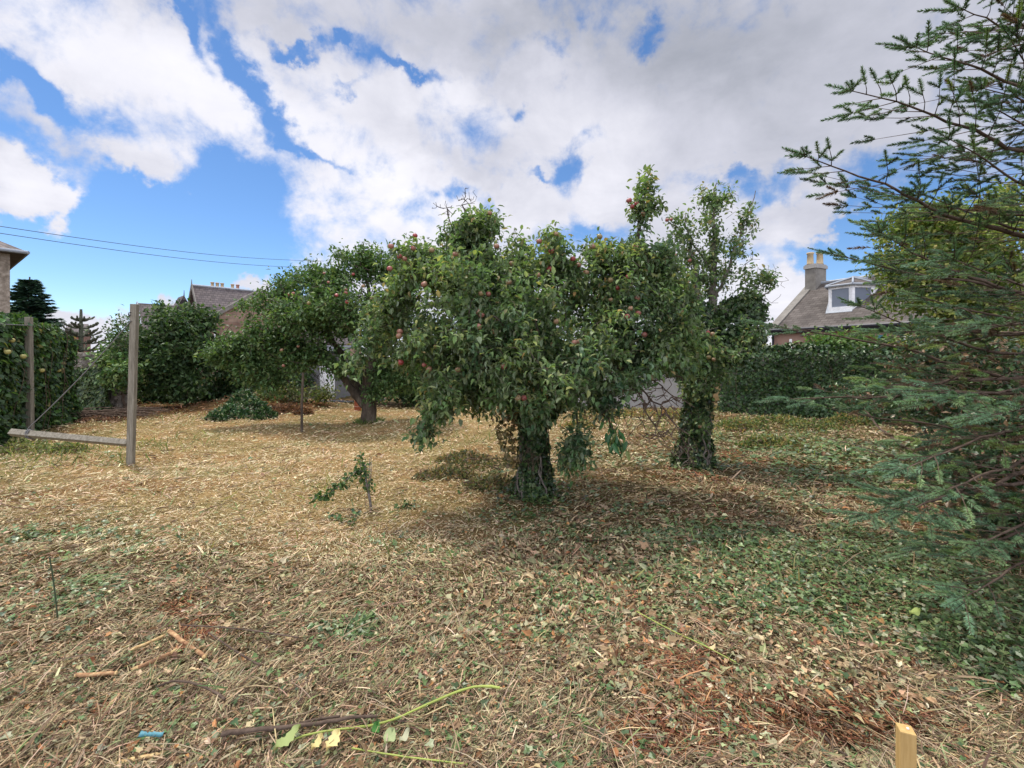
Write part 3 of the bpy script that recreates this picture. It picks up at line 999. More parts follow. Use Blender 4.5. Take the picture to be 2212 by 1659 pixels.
    sk.reach(blob_pts([(1335, 960, 4.62, 26, 30, .15, 12)]), .06, .01)
    dark = list(sk.tips)
    sk.tips = []
    # bare twigs on top and the dead tangle under the right limb
    sk.reach(blob_pts([(1008, 428, 5.3, 24, 22, .18, 40), (960, 452, 5.25, 34, 16, .18, 34)]), .05, .03)
    sk.reach(blob_pts([(1290, 900, 4.8, 60, 60, .3, 40)]), .06, .035, .15)
    sk.finish(.0026)
    mb = MB(); sk.mesh(mb, 5)
    mb.build('trunk', M['bark'], tree, smooth=True)
    dk = Skeleton()
    dk.limb(pl((1330, 790, Y - .1), (1375, 830, Y - .1), (1400, 900, Y - .1), (1440, 960, Y)), .016, .006, join=False)
    dk.limb(pl((1330, 790, Y - .1), (1390, 810, Y), (1450, 850, Y + .1), (1500, 880, Y + .2)), .013, .005)
    dk.limb(pl((1380, 835, Y - .1), (1420, 870, Y - .2), (1470, 930, Y - .1), (1500, 1000, Y)), .010, .004)
    dk.reach(blob_pts([(1400, 840, 5.0, 80, 50, .4, 150), (1430, 910, 5.0, 60, 60, .35, 130), (1480, 980, 5.3, 34, 34, .25, 34), (1340, 880, 5.0, 40, 60, .3, 40), (1500, 1030, 5.3, 20, 12, .2, 8)]), .07, .028, .12)
    dk.finish(.0040)
    mb = MB(); dk.mesh(mb, 4)
    tag(mb.build('dead_twigs', M['tangle'], tree), label='tangle of bare brown dead twigs hanging to the ground on the right')
    C, D, U, sz = twig_leaves(sk, leafy, 24, .056, .070, droop=.12, upb=.8)
    cp = palette(len(C), APPLE_COLS, [3, 4, 3, 2, 1, .35], .2)
    hv = fbm(C[:, 0] * 3, C[:, 2] * 3 + C[:, 1], 88, 2)[:, None]; cp = cp * (1 + (hv - .5) * np.array([1.1, .7, .2]))
    mb = MB(); curl = rng.random(len(C)) < .4
    mb.leaves(C[~curl], D[~curl], U[~curl], sz[~curl], sz[~curl] * .60, L_APPLE, cp[~curl])
    mb.leaves(C[curl], D[curl], U[curl], sz[curl], sz[curl] * .50, L_CURL, cp[curl])
    mb.build('crown', M['apple_leaf'], tree)
    Cd, Dd, Ud, sd = twig_leaves(sk, dark, 5, .03, .11, droop=1.0)
    mb = MB(); mb.leaves(Cd, Dd, Ud, sd, sd * .42, L_APPLE, palette(len(Cd), [(.05, .14, .05), (.09, .2, .06), (.30, .36, .12)], [4, 2, 1]))
    tag(mb.build('hanging_leaves', M['gloss_leaf'], tree), label='large glossy leaves hanging low at the right of the trunk')
    mb = MB()
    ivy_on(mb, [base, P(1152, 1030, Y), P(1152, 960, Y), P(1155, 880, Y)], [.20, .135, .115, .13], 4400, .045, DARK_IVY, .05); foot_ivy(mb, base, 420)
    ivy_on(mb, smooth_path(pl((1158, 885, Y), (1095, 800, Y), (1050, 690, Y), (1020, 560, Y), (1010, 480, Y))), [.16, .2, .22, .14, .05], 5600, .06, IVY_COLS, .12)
    ivy_on(mb, smooth_path(pl((1158, 885, Y), (1150, 760, Y + .1), (1125, 640, Y + .1))), [.15, .22, .15], 3000, .06, IVY_COLS, .12)
    ivy_on(mb, smooth_path(pl((1158, 890, Y), (1215, 835, Y), (1270, 760, Y))), [.13, .13, .08], 2400, .06, IVY_COLS, .08)
    climbers(tree, [base, P(1152, 1030, Y), P(1152, 960, Y), P(1155, 880, Y)], [.20, .135, .115, .13], 16)
    # wilted trail hanging left of the trunk
    ivy_on(mb, pl((1085, 890, Y - .3), (1100, 960, Y - .3), (1108, 1010, Y - .25)), [.10, .05, .02], 260, .05, [(.16, .12, .05), (.22, .17, .07), (.12, .12, .05)], .05)
    # cut stems webbing the trunk
    for k in range(40):
        a = rng.random() * 6.28; h = rng.uniform(.05, .55); pts = []
        for t in np.linspace(0, 1, 7):
            aa = a + t * rng.uniform(-1, 1); rr = .20 - .05 * (h + t * .35)
            pts.append(base + np.array([math.cos(aa) * rr, math.sin(aa) * rr, h + t * .4]))
        mb.tube(pts, .0035, 4, (.13, .10, .07))
    mb.build('ivy', M['ivy_leaf'], tree)
    ap = [(3, 210, 583), (3, 15, 668), (3, 85, 752), (3, 125, 770), (3, 195, 685), (3, 345, 700), (3, 538, 730), (3, 5, 850), (3, 285, 975), (3, 870, 668), (3, 992, 808), (3, 970, 958), (3, 745, 1050),
          (3, 803, 1055), (3, 718, 1200), (3, 748, 1225), (3, 722, 1320), (3, 852, 1357), (3, 88, 1360), (3, 80, 1395), (3, 378, 1480), (3, 285, 1628), (3, 95, 1608), (3, 930, 1640), (3, 1215, 628),
          (3, 1315, 708), (3, 1355, 570), (3, 1205, 900), (3, 1355, 1280), (3, 1500, 1450), (3, 1540, 1440), (3, 815, 400), (3, 1705, 590), (3, 1650, 670), (3, 1490, 770), (3, 1535, 820), (3, 1600, 880),
          (3, 1300, 850), (4, 1160, 450), (4, 1030, 165), (4, 1215, 450), (4, 362, 188), (4, 620, 195),
          (5, 275, 222), (5, 312, 237), (5, 290, 252), (5, 343, 290), (5, 218, 652), (5, 185, 712), (5, 283, 755), (5, 315, 705), (5, 320, 778), (5, 183, 615), (5, 272, 597), (5, 97, 450), (5, 308, 450), (5, 350, 885), (5, 265, 795), (5, 62, 577)]
    tf = {3: (950, 400, 3.318), 4: (950, 850, 3.687), 5: (1400, 380, 2.0236)}
    px = [((tf[k][0] + a / tf[k][2]) * .8848, (tf[k][1] + b_ / tf[k][2]) * .8848) for k, a, b_ in ap]
    hang_apples(tree, px, C)


def build_right_tree():
    base = G(1500, 1003); Y = base[1]
    tree = thing('apple_tree', 'slender apple tree behind the right of the big one, airy top, ivy clad trunk', 'apple tree', base)
    def pl(*a): return [P(*q) for q in a]
    sk = Skeleton()
    sk.limb([list(base - [0, 0, .1])] + pl((1505, 900, Y), (1512, 800, Y), (1535, 700, Y), (1543, 590, Y), (1540, 480, Y), (1548, 395, Y)), .13, .008, join=False)
    sk.limb(pl((1512, 800, Y), (1500, 700, Y), (1510, 620, Y), (1490, 520, Y), (1480, 470, Y)), .06, .008)
    sk.limb(pl((1540, 660, Y), (1580, 560, Y - .1), (1610, 480, Y), (1632, 412, Y)), .03, .005)
    sk.limb(pl((1535, 700, Y), (1600, 660, Y - .1), (1650, 640, Y), (1680, 608, Y)), .035, .005)
    sk.limb(pl((1515, 790, Y), (1570, 760, Y - .2), (1620, 700, Y - .2)), .035, .006)
    sk.limb(pl((1510, 800, Y), (1450, 770, Y), (1420, 740, Y)), .04, .008)
    sk.limb(pl((1543, 590, Y), (1470, 500, Y + .1), (1440, 470, Y)), .02, .005)
    blobs = [(1600, 720, Y - .2, 50, 50, .5, 50), (1580, 640, Y, 60, 60, .5, 40), (1520, 620, Y, 60, 50, .5, 38), (1560, 560, Y, 70, 55, .6, 40), (1540, 430, Y, 48, 38, .4, 40), (1500, 500, Y, 48, 52, .4, 42), (1610, 470, Y, 26, 42, .25, 18), (1585, 520, Y, 50, 40, .4, 20),
             (1632, 600, Y, 42, 42, .4, 30), (1660, 590, Y, 18, 20, .2, 8), (1465, 475, Y, 24, 14, .2, 8), (1620, 660, Y, 40, 34, .4, 26), (1500, 570, Y, 50, 40, .4, 26),
             (1540, 750, Y - .3, 78, 48, .7, 110), (1490, 720, Y, 60, 60, .6, 60), (1560, 810, Y - .4, 40, 34, .35, 26), (1500, 840, Y - .35, 34, 34, .3, 26), (1440, 640, Y + .2, 50, 60, .5, 46), (1450, 560, Y + .1, 40, 50, .4, 30),
             (1520, 905, Y - .35, 22, 34, .12, 10)]
    sk.reach(blob_pts(blobs), .10, .014, .0)
    leafy = list(sk.tips); sk.tips = []
    sk.reach(blob_pts([(1560, 570, Y, 90, 120, .6, 90), (1640, 620, Y, 50, 60, .4, 30), (1560, 430, Y, 80, 50, .4, 24), (1690, 620, Y, 24, 30, .1, 6)]), .09, .02)
    sk.finish(.0026)
    mb = MB(); sk.mesh(mb, 5); mb.build('trunk', M['grey_twig'], tree, smooth=True)
    C, D, U, sz = twig_leaves(sk, leafy, 15, .045, .062, droop=.2)
    mb = MB(); mb.leaves(C, D, U, sz, sz * .62, L_APPLE, palette(len(C), APPLE_COLS, [3, 4, 3, 2, 1, .3], .2))
    mb.build('crown', M['apple_leaf'], tree)
    mb = MB()
    ivy_on(mb, [base, P(1501, 970, Y), P(1503, 930, Y), P(1508, 850, Y), P(1512, 800, Y)], [.24, .18, .15, .14, .13], 4400, .052, DARK_IVY + [(.17, .19, .08)], .05); foot_ivy(mb, base, 420)
    ivy_on(mb, pl((1512, 820, Y), (1500, 740, Y + .1), (1500, 650, Y + .1)), [.16, .26, .12], 3000, .065, IVY_COLS[:3], .15)
    ivy_on(mb, pl((1560, 760, Y), (1600, 700, Y + .1), (1600, 640, Y + .1)), [.2, .28, .14], 3000, .065, IVY_COLS[:3], .15)
    mb.build('ivy', M['ivy_leaf'], tree)
    climbers(tree, [base, P(1501, 970, Y), P(1503, 930, Y), P(1508, 850, Y)], [.24, .18, .15, .14], 16)
    ap = [(463, 318), (483, 315), (505, 492), (575, 518), (663, 875), (688, 882), (512, 1033), (693, 1007), (625, 1338), (668, 997)]
    hang_apples(tree, [((1400 + a / 2.0236) * .8848, (380 + b / 2.0236) * .8848) for a, b in ap], C)


def build_left_tree():
    base = G(797, 912); Y = base[1]
    tree = thing('apple_tree', 'old apple tree on the left with a bare grey forked trunk and wide low crown', 'apple tree', base)
    def pl(*a): return [P(*q) for q in a]
    sk = Skeleton()
    sk.limb([list(base - [0, 0, .1])] + pl((797, 870, Y), (797, 830, Y), (800, 780, Y)), .19, .15, join=False)
    sk.limb(pl((797, 885, Y), (765, 850, Y - .1), (738, 810, Y - .2), (700, 775, Y - .3), (650, 745, Y - .4), (580, 745, Y - .5), (500, 770, Y - .5)), .11, .02)
    sk.limb(pl((797, 880, Y), (770, 830, Y + .2), (735, 770, Y + .3), (700, 690, Y + .2), (690, 610, Y)), .10, .02)
    sk.limb(pl((800, 780, Y), (810, 720, Y), (800, 640, Y), (780, 560, Y)), .10, .02)
    sk.limb(pl((800, 790, Y), (850, 720, Y - .3), (890, 650, Y - .3)), .08, .02)
    sk.limb(pl((760, 780, Y), (680, 700, Y - .5), (620, 640, Y - .6), (600, 610, Y - .6)), .05, .015)
    sk.limb(pl((800, 760, Y), (790, 700, Y - 1), (740, 660, Y - 1.4)), .05, .015)
    blobs = [(690, 600, Y, 70, 42, 1.1, 120), (790, 570, Y, 75, 40, 1.1, 130), (870, 600, Y, 50, 50, 1, 80), (590, 615, Y, 46, 36, .8, 60), (560, 665, Y - .2, 44, 34, .7, 50), (620, 610, Y, 42, 34, .8, 46), (740, 660, Y - .3, 130, 70, 1.6, 260), (620, 690, Y - .5, 90, 50, 1.1, 130),
             (850, 700, Y, 80, 80, 1.2, 150), (560, 740, Y - .6, 90, 46, .8, 170), (500, 765, Y - .6, 60, 36, .5, 90), (560, 805, Y - .6, 60, 36, .5, 90), (650, 775, Y - .6, 90, 44, .8, 150), (720, 790, Y - .8, 50, 30, .4, 50), (700, 690, Y - 1.0, 110, 60, .7, 150), (600, 830, Y - .7, 26, 30, .3, 22),
             (860, 780, Y + .2, 75, 50, .8, 90), (880, 830, Y + .3, 50, 25, .5, 34), (830, 815, Y - .2, 45, 20, .4, 30), (545, 660, Y - .3, 20, 26, .4, 14), (820, 850, Y - .3, 38, 14, .3, 22)]
    sk.reach(clumpy(blob_pts(blobs, 1.2), 1.0, .38, 12), .14, .02, .0)
    leafy = list(sk.tips); sk.tips = []
    sk.reach(blob_pts([(650, 800, Y - .3, 60, 60, .6, 100), (640, 860, Y - .3, 26, 24, .3, 18), (690, 700, Y, 130, 60, .8, 60)]), .12, .035, .1)
    sk.finish(.005)
    mb = MB(); sk.mesh(mb, 5); mb.build('trunk', M['bark'], tree, smooth=True)
    C, D, U, sz = twig_leaves(sk, leafy, 20, .085, .10, droop=.2)
    mb = MB(); mb.leaves(C, D, U, sz, sz * .6, L_SIMPLE, palette(len(C), [(.06, .115, .04), (.085, .155, .055), (.125, .205, .075), (.19, .26, .10)], [3, 4, 3, 1.3], .2))
    mb.build('crown', M['leaf'], tree)
    ap = [(1465, 57), (1700, 65), (1640, 190), (1640, 215), (1170, 232), (1870, 255), (1845, 262), (1650, 290), (1565, 235), (1215, 220), (1120, 680), (1135, 805), (1255, 650), (1780, 160), (1340, 300), (1500, 130)]
    hang_apples(tree, [((350 + a / 3.318) * .8848, (650 + b / 3.318) * .8848) for a, b in ap], C, 20, 1.1, .05)
    # grass collar
    n = 500
    a = rng.random(n) * 6.28; rr = rng.uniform(.17, .34, n); tl = rng.uniform(.6, 1.4, n)
    Cg = base + np.stack([np.cos(a) * rr, np.sin(a) * rr, 0 * a], -1)
    D = np.stack([np.cos(a) * np.cos(tl), np.sin(a) * np.cos(tl), np.sin(tl)], -1)
    mb = MB(); mb.leaves(Cg, D, rand_dirs(n), rng.uniform(.05, .16, n), .008, L_BLADE, palette(n, [(.10, .17, .05), (.16, .2, .07)]))
    mb.build('base_shoots', M['leaf'], tree)


build_middle_tree()
build_right_tree()
build_left_tree()


# ------------------------------------------------------------------ spruce on the right
def build_spruce():
    base = np.array([4.85, 3.7, 0.0]); base[2] = float(height(base[0], base[1]))
    tree = thing('spruce_tree', 'tall dark green spruce reaching in over the right edge with drooping needled branches', 'spruce', base)
    H = 6.6
    tr = MB(); tr.tube(smooth_path([base - [0, 0, .1], base + [0.03, 0, 2], base + [0, .03, 4.5], base + [0, 0, H]]), np.linspace(.15, .02, 13) if False else .11 * np.linspace(1, .12, len(smooth_path([[0, 0, 0]] * 4))), 10)
    wood, twig, dead = MB(), MB(), MB()
    NC, ND, NA, NS, NCOL = [], [], [], [], []
    GR = [(.055, .115, .055), (.095, .18, .10), (.135, .22, .08), (.20, .27, .08)]
    BR = [[.3, .4, .2, .1], .08]

    def shoot(p, d, ln, fresh):
        """one needled shoot"""
        k = int(30 + ln * 640)
        t = rng.random(k)
        ax = np.tile(d, (k, 1)); rad = rand_dirs(k); rad = unit(rad - ax * np.sum(rad * ax, 1, keepdims=True) + np.array([0, 0, .25]))
        NC.append(p + ax * (t * ln)[:, None]); f = .75 + .75 * t[:, None]
        ND.append(unit(ax * f + rad * 1.0)); NA.append(rad)
        NS.append(np.full(k, rng.uniform(.024, .031)) * (.62 + .55 * np.sin(np.clip(t * 3.0 + .25, 0, 3.14))))
        c = np.array(GR[rng.choice(4, p=BR[0])]) * rng.uniform(.55, 1.45)
        if rng.random() < BR[1] and not fresh: c = np.array([.16, .10, .055]) * rng.uniform(.6, 1.3)
        if fresh: c = c * .5 + np.array([.15, .25, .15]) * .7
        NCOL.append(np.tile(c, (k, 1)) * rng.uniform(.8, 1.2, (k, 1)))
        twig.add(*ribbon(p, p + d * ln, .0035))

    def ribbon(a, b, w):
        a, b = np.asarray(a), np.asarray(b); d = unit(b - a)
        s = unit(np.cross(d, [.3, .2, 1])); t = np.cross(d, s)
        v = [a + s * w, a - s * w * .5 + t * w * .8, a - s * w * .5 - t * w * .8, b + s * w * .6, b - s * w * .3 + t * w * .5, b - s * w * .3 - t * w * .5]
        return v, [np.array([[0, 1, 4, 3], [1, 2, 5, 4], [2, 0, 3, 5]])]

    def branch(p0, p1, up=.25, dens=1.0, big=1.0, bare=.30):
        p0, p1 = np.array(p0), np.array(p1); L = np.linalg.norm(p1 - p0)
        low = p1[2] < 2.0
        BR[0] = [.2, .2, .3, .3] if low and rng.random() < .6 else [.3, .4, .2, .1]; BR[1] = .22 if low else .08
        n = max(8, int(L / .115))
        t = np.linspace(0, 1, n)[:, None]
        ctrl = (p0 + p1) / 2 + np.array([0, 0, -up * L * .5]) + rng.normal(0, .04, 3) * L
        pts = (1 - t) ** 2 * p0 + 2 * t * (1 - t) * ctrl + t ** 2 * p1
        wv = np.cumsum(rng.normal(0, .012, (n, 3)), 0) * np.sin(t * math.pi); pts = pts + wv
        wood.tube(pts, np.linspace(.007 + .006 * L, .003, n), 5, caps=False)
        tan = unit(np.gradient(pts, axis=0))
        side0 = unit(np.cross(tan, [0, 0, 1]))
        for i in range(1, n):
            f = i / (n - 1)
            if f < .12: continue
            for sgn in (-1, 1):
                if rng.random() > .72 * dens: continue
                sl = ((1 - f) * L * .42 + .10) * rng.uniform(.6, 1.15) * big
                d = unit(tan[i] * rng.uniform(.7, 1.1) + side0[i] * sgn * rng.uniform(.6, 1.0) + np.array([0, 0, rng.normal(-.02, .22)]))
                a = pts[i]; m = a + d * sl * .5; d2 = unit(d + tan[i] * .25 + np.array([0, 0, rng.normal(-.02, .12)])); e = m + d2 * sl * .5
                twig.add(*ribbon(a, m, .0045)); twig.add(*ribbon(m, e, .0032))
                if f < bare and rng.random() < .5:
                    for _ in range(1):
                        q = a + d * sl * rng.uniform(.2, .9); twig.add(*ribbon(q, q + unit(d + rand_dirs(1)[0] * .8) * rng.uniform(.08, .2), .002))
                    continue
                shoot(e, d2, rng.uniform(.11, .19), f > .7)
                u = .35 + .25 * (f < .5)
                while u < 1:
                    q = (a + d * sl * u) if u < .5 else (m + d2 * sl * (u - .5))
                    for s2 in (-1, 1):
                        if rng.random() < .66:
                            dd = unit(d2 * .9 + unit(np.cross(d2, [0, 0, 1])) * s2 * rng.uniform(.5, .9) + np.array([0, 0, rng.normal(.08, .25)]))
                            shoot(q, dd, rng.uniform(.07, .15), f > .75)
                    u += .16 / max(sl, .1)
        shoot(pts[-1], tan[-1], .20, True)
        for s2 in (-1, 1): shoot(pts[-1] - tan[-1] * .02, unit(tan[-1] + side0[-1] * s2 * .8 + [0, 0, .1]), .13, True)

    def B(z): return base + np.array([0, 0, z])
    # branches that reach into the clearing: (tip px, tip py, depth, height on the trunk)
    heroes = [(1738, 337, 3.15, 1.9), (1838, 196, 3.2, 2.35), (1975, 100, 3.25, 2.75), (2080, 20, 3.3, 3.1), (1795, 548, 3.9, 1.7), (1900, 500, 3.3, 1.7), (1855, 660, 3.6, 1.45), (1700, 862, 3.9, .95),
              (1900, 715, 3.4, 1.3), (1890, 840, 3.1, 1.05), (1880, 1115, 2.75, .35), (1960, 1010, 2.6, .6), (1950, 1110, 2.7, .4), (2040, 1060, 2.5, .6), (1985, 640, 3.1, 1.6), (2060, 560, 2.9, 1.8), (2040, 860, 2.7, 1.05),
              (2120, 700, 2.7, 1.5), (2140, 900, 2.5, .9), (2000, 1180, 2.7, .25), (2110, 1180, 2.5, .25), (2080, 1290, 2.4, .12), (1990, 420, 3.4, 2.0), (2050, 300, 3.3, 2.4), (2120, 190, 3.3, 2.7), (1900, 420, 4.2, 1.8), (2180, 80, 3.2, 3.1),
              (1640, 700, 4.6, 1.15), (1780, 880, 4.4, .7), (1690, 985, 4.0, .45)]
    for k, (px, py, Y, z) in enumerate(heroes[:-3]):
        tp = P(px, py, Y); Lh = np.hypot(tp[0] - base[0], tp[1] - base[1]); z = max(.2, tp[2] + (-.20 if py < 700 else .05) * Lh)
        branch(B(z), tp, up=.05 if py < 700 else .0, dens=1.0 if py < 640 else .72, bare=.28, big=.62 if 520 < py < 760 and px < 1950 else 1.0)
    for px, py, Y, z in heroes[-3:-1]:
        branch(B(z), P(px, py, Y), up=.0, dens=.6, bare=.5)
    # the rest of the whorls
    z = .35
    while z < 6.3:
        Rr = 1.95 if z < 2.4 else 1.95 * max(.08, (6.7 - z) / 4.3)
        for k in range(4 if z < 2.6 else 6):
            a = rng.random() * 2 * math.pi
            tip = B(z) + np.array([math.cos(a) * Rr, math.sin(a) * Rr, .12 * Rr if z > 1.6 else -.04 * Rr]) * rng.uniform(.8, 1.05)
            if tip[0] > 5.3 or tip[1] < 1.2 or tip[2] < .05: continue
            pxx = CX + tip[0] / max(tip[1], .1) * FOC
            if pxx < 2010 and z > 1.2: continue
            if z < 1.7 and (tip[0] < 3.5 or rng.random() < .4): continue
            branch(B(z), tip, up=.08, dens=.8, bare=.4)
        z += .36
    tr.build('trunk', M['bark'], tree, smooth=True)
    wood.build('branches', M['twig'], tree, smooth=True)
    twig.build('twigs', M['twig'], tree)
    C = np.concatenate(NC); D = np.concatenate(ND); A = np.concatenate(NA); s = np.concatenate(NS); c = np.concatenate(NCOL)
    print('needles', len(C), 'shoots', len(NC))
    mb = MB(); mb.leaves(C, D, np.cross(D, A), s, .0052, L_NEEDLE, np.clip(c, .01, .9))
    mb.build('crown', M['needle'], tree)


rng = np.random.default_rng(11)
build_spruce()


# ------------------------------------------------------------------ bushes and background planting
def bush(name, label, cat, blobs, per, size, cols, w=None, stems=None, mat='leaf', tmpl=L_SIMPLE, base=None, upb=.55, stem_mat='twig', spread=.10, group=None, clumps=None, wid=.62, extra=None):
    """one shrub: stems from its foot, twigs and a crown"""
    A = blob_pts(blobs)
    if base is None:
        c = P(*blobs[0][:3]); base = np.array([c[0], c[1], float(height(c[0], c[1]))])
    o = thing(name, label, cat, base, group)
    sk = Skeleton()
    sk.limb([base - [0, 0, .05], base + [0, 0, .25]], .035, .03, join=False)
    for s_ in (stems or []):
        sk.limb([base + [0, 0, .05]] + [P(*q) for q in s_], .05, .01)
    if not stems:
        for b in blobs:
            c = P(*b[:3]); sk.limb([base + [0, 0, .1], (base + c) / 2 + rng.normal(0, .08, 3), c], .03, .01, .2)
    A[:, 2] = np.maximum(A[:, 2], height(A[:, 0], A[:, 1]) + .03)
    sk.reach(A, .2, .03)
    sk.finish(.004)
    mb = MB(); sk.mesh(mb, 4)
    mb.build('stems', M[stem_mat], o)
    C, D, U, sz = twig_leaves(sk, sk.tips, per, spread, size, droop=.2, upb=upb)
    col = palette(len(C), cols, w, .2)
    mb = MB(); mb.leaves(C, D, U, sz, sz * wid, tmpl, col)
    mb.build('foliage', M[mat], o)
    return o, sk, C


DKG = [(.028, .06, .025), (.045, .09, .032), (.075, .13, .045), (.12, .18, .07)]
MDG = [(.06, .13, .04), (.10, .19, .055), (.15, .25, .075), (.22, .30, .10)]
YLG = [(.10, .17, .045), (.17, .24, .06), (.25, .31, .085), (.33, .35, .11)]


def build_bushes():
    bush('elder_bush', 'tall dark green elder bush between the right clothes post and the sandstone house', 'bush',
         [(400, 760, 14.5, 75, 65, 1.2, 260), (390, 700, 14.5, 62, 42, 1.0, 170), (330, 800, 14, 70, 52, 1.0, 170), (300, 745, 14.3, 45, 50, .8, 90), (430, 690, 14.8, 40, 22, .6, 50), (400, 835, 14, 40, 26, .6, 60), (355, 672, 14.8, 22, 14, .5, 18)],
         17, .15, DKG, [2, 3, 3, 2], base=np.array([-10.6, 14.9, 0]), spread=.14)
    bush('wispy_shrub', 'thin wispy shrub with sparse twigs left of the tall clothes post', 'shrub',
         [(255, 715, 13.2, 42, 30, .4, 60), (268, 760, 13.3, 28, 40, .4, 60), (285, 690, 13.2, 24, 26, .4, 24)], 7, .085, DKG, None, base=np.array([-11.3, 13.5, 0]), spread=.12)
    bush('laurel_bush', 'dense laurel bush growing round a dark trunk beside the ivy covered wall', 'bush',
         [(262, 810, 13.0, 32, 30, .6, 80), (250, 775, 13.3, 40, 30, .6, 80), (275, 795, 12.7, 22, 14, .3, 24)], 15, .13, MDG, None, mat='gloss_leaf', stems=[((265, 860, 13.1), (262, 810, 13.1))], base=np.array([-11.2, 13.2, 0]), spread=.12)
    bush('hedge_shrub', 'pale green shrub behind the stone wall below the monkey puzzle', 'shrub',
         [(200, 815, 16.8, 60, 20, .8, 120), (140, 795, 16.8, 46, 24, .7, 70), (100, 760, 17, 40, 40, .6, 80), (238, 790, 16.5, 28, 26, .6, 50)], 14, .13, YLG, [3, 3, 1, .3], base=np.array([-15.3, 16.5, 0]), spread=.14)
    bush('boundary_shrub', 'dark shrub in the gap left of the old apple tree', 'shrub',
         [(490, 800, 16.2, 60, 45, .8, 130), (450, 840, 16.2, 46, 24, .8, 60), (560, 800, 16.5, 60, 50, .8, 100), (400, 850, 16.4, 60, 26, .6, 60), (520, 850, 16.3, 70, 26, .5, 90), (640, 830, 16.5, 50, 30, .5, 50), (320, 850, 15.8, 50, 26, .5, 60)], 14, .15, DKG[:3], None, base=np.array([-9.8, 16.4, 0]), spread=.15)
    bush('rough_shrub', 'rough olive green shrub under the left apple tree behind the leaning stake', 'shrub',
         [(620, 850, 14.0, 55, 28, .5, 70), (700, 850, 14.0, 34, 22, .4, 44), (570, 860, 14.2, 34, 16, .4, 30)], 13, .10, [(.07, .11, .035), (.12, .15, .05), (.20, .20, .08)], None, base=np.array([-6.4, 14.2, 0]), spread=.12)
    bush('dark_shrub', 'dark spreading shrub behind the trunk of the left apple tree', 'shrub',
         [(850, 800, 15.0, 60, 45, .8, 150), (920, 800, 15.0, 60, 50, .8, 150), (800, 820, 15.3, 60, 44, .7, 90), (900, 850, 14.6, 70, 12, .4, 50)], 15, .14, DKG, [3, 3, 2, 1], base=np.array([-3.6, 15.2, 0]), spread=.14)
    bush('border_shrub', 'green border shrub behind the middle apple tree beside the concrete wall', 'shrub',
         [(1020, 790, 16.0, 75, 60, .9, 170), (1130, 790, 16.0, 70, 60, .9, 150), (1220, 780, 16.0, 50, 40, .9, 80), (1320, 790, 16.0, 60, 40, .7, 90), (1430, 795, 16.0, 60, 40, .7, 90), (1520, 800, 16.0, 50, 40, .6, 60)], 14, .15, MDG, [3, 3, 1, .3], base=np.array([-.6, 16.2, 0]), spread=.16)
    bush('garden_shrub', 'leafy yellow green shrub between the slender apple tree and the low pink wall', 'shrub',
         [(1600, 748, 17.0, 44, 20, .7, 80), (1560, 765, 16.5, 40, 30, .7, 60), (1640, 755, 17.0, 20, 14, .4, 22)], 12, .13, YLG, None, base=np.array([8.8, 17.0, 0]), spread=.15)
    bush('climbing_shrub', 'bright green climbing shrub on top of the hedge in front of the pink house', 'shrub',
         [(1850, 745, 12.0, 60, 28, .6, 110), (1780, 742, 12.4, 44, 22, .5, 60), (1930, 760, 11.5, 60, 30, .6, 80)], 14, .11, MDG, [1, 2, 3, 1], base=np.array([9.2, 12.0, 0]), spread=.12)
    bush('broadleaf_tree', 'yellow green broadleaf tree behind the spruce at the right edge', 'tree',
         [(1980, 480, 8.0, 70, 42, .8, 170), (2100, 520, 8.0, 110, 90, 1.0, 360), (1960, 560, 8.0, 56, 40, .7, 120), (2010, 620, 8.0, 120, 70, .9, 260), (2160, 640, 7.8, 90, 100, .9, 240), (2080, 730, 7.8, 120, 60, .8, 200), (2180, 440, 8.0, 40, 50, .6, 80)],
         16, .085, [(.11, .18, .045), (.18, .25, .065), (.28, .31, .085), (.36, .35, .11)], [2, 3, 2, 1], base=np.array([8.0, 8.2, 0]), stems=[((2080, 700, 8), (2060, 560, 8)), ((2100, 700, 8), (2160, 500, 8))], spread=.10, upb=.4)
    bush('bramble', 'dark bramble undergrowth beneath the spruce at the right edge', 'bramble',
         [(2100, 800, 5.6, 150, 60, .8, 170), (1980, 860, 6.0, 110, 46, .7, 120), (2180, 920, 4.6, 80, 60, .6, 130), (2120, 1020, 4.4, 110, 50, .5, 150), (2190, 1130, 3.7, 60, 50, .4, 90), (2050, 760, 5.8, 150, 60, .7, 120), (1850, 850, 8.5, 60, 30, .5, 60)], 12, .07, DKG + [(.20, .13, .07)], [3, 3, 2, 1, 2], base=np.array([5.6, 5.8, 0]), spread=.12, mat='ivy_leaf')


build_bushes()


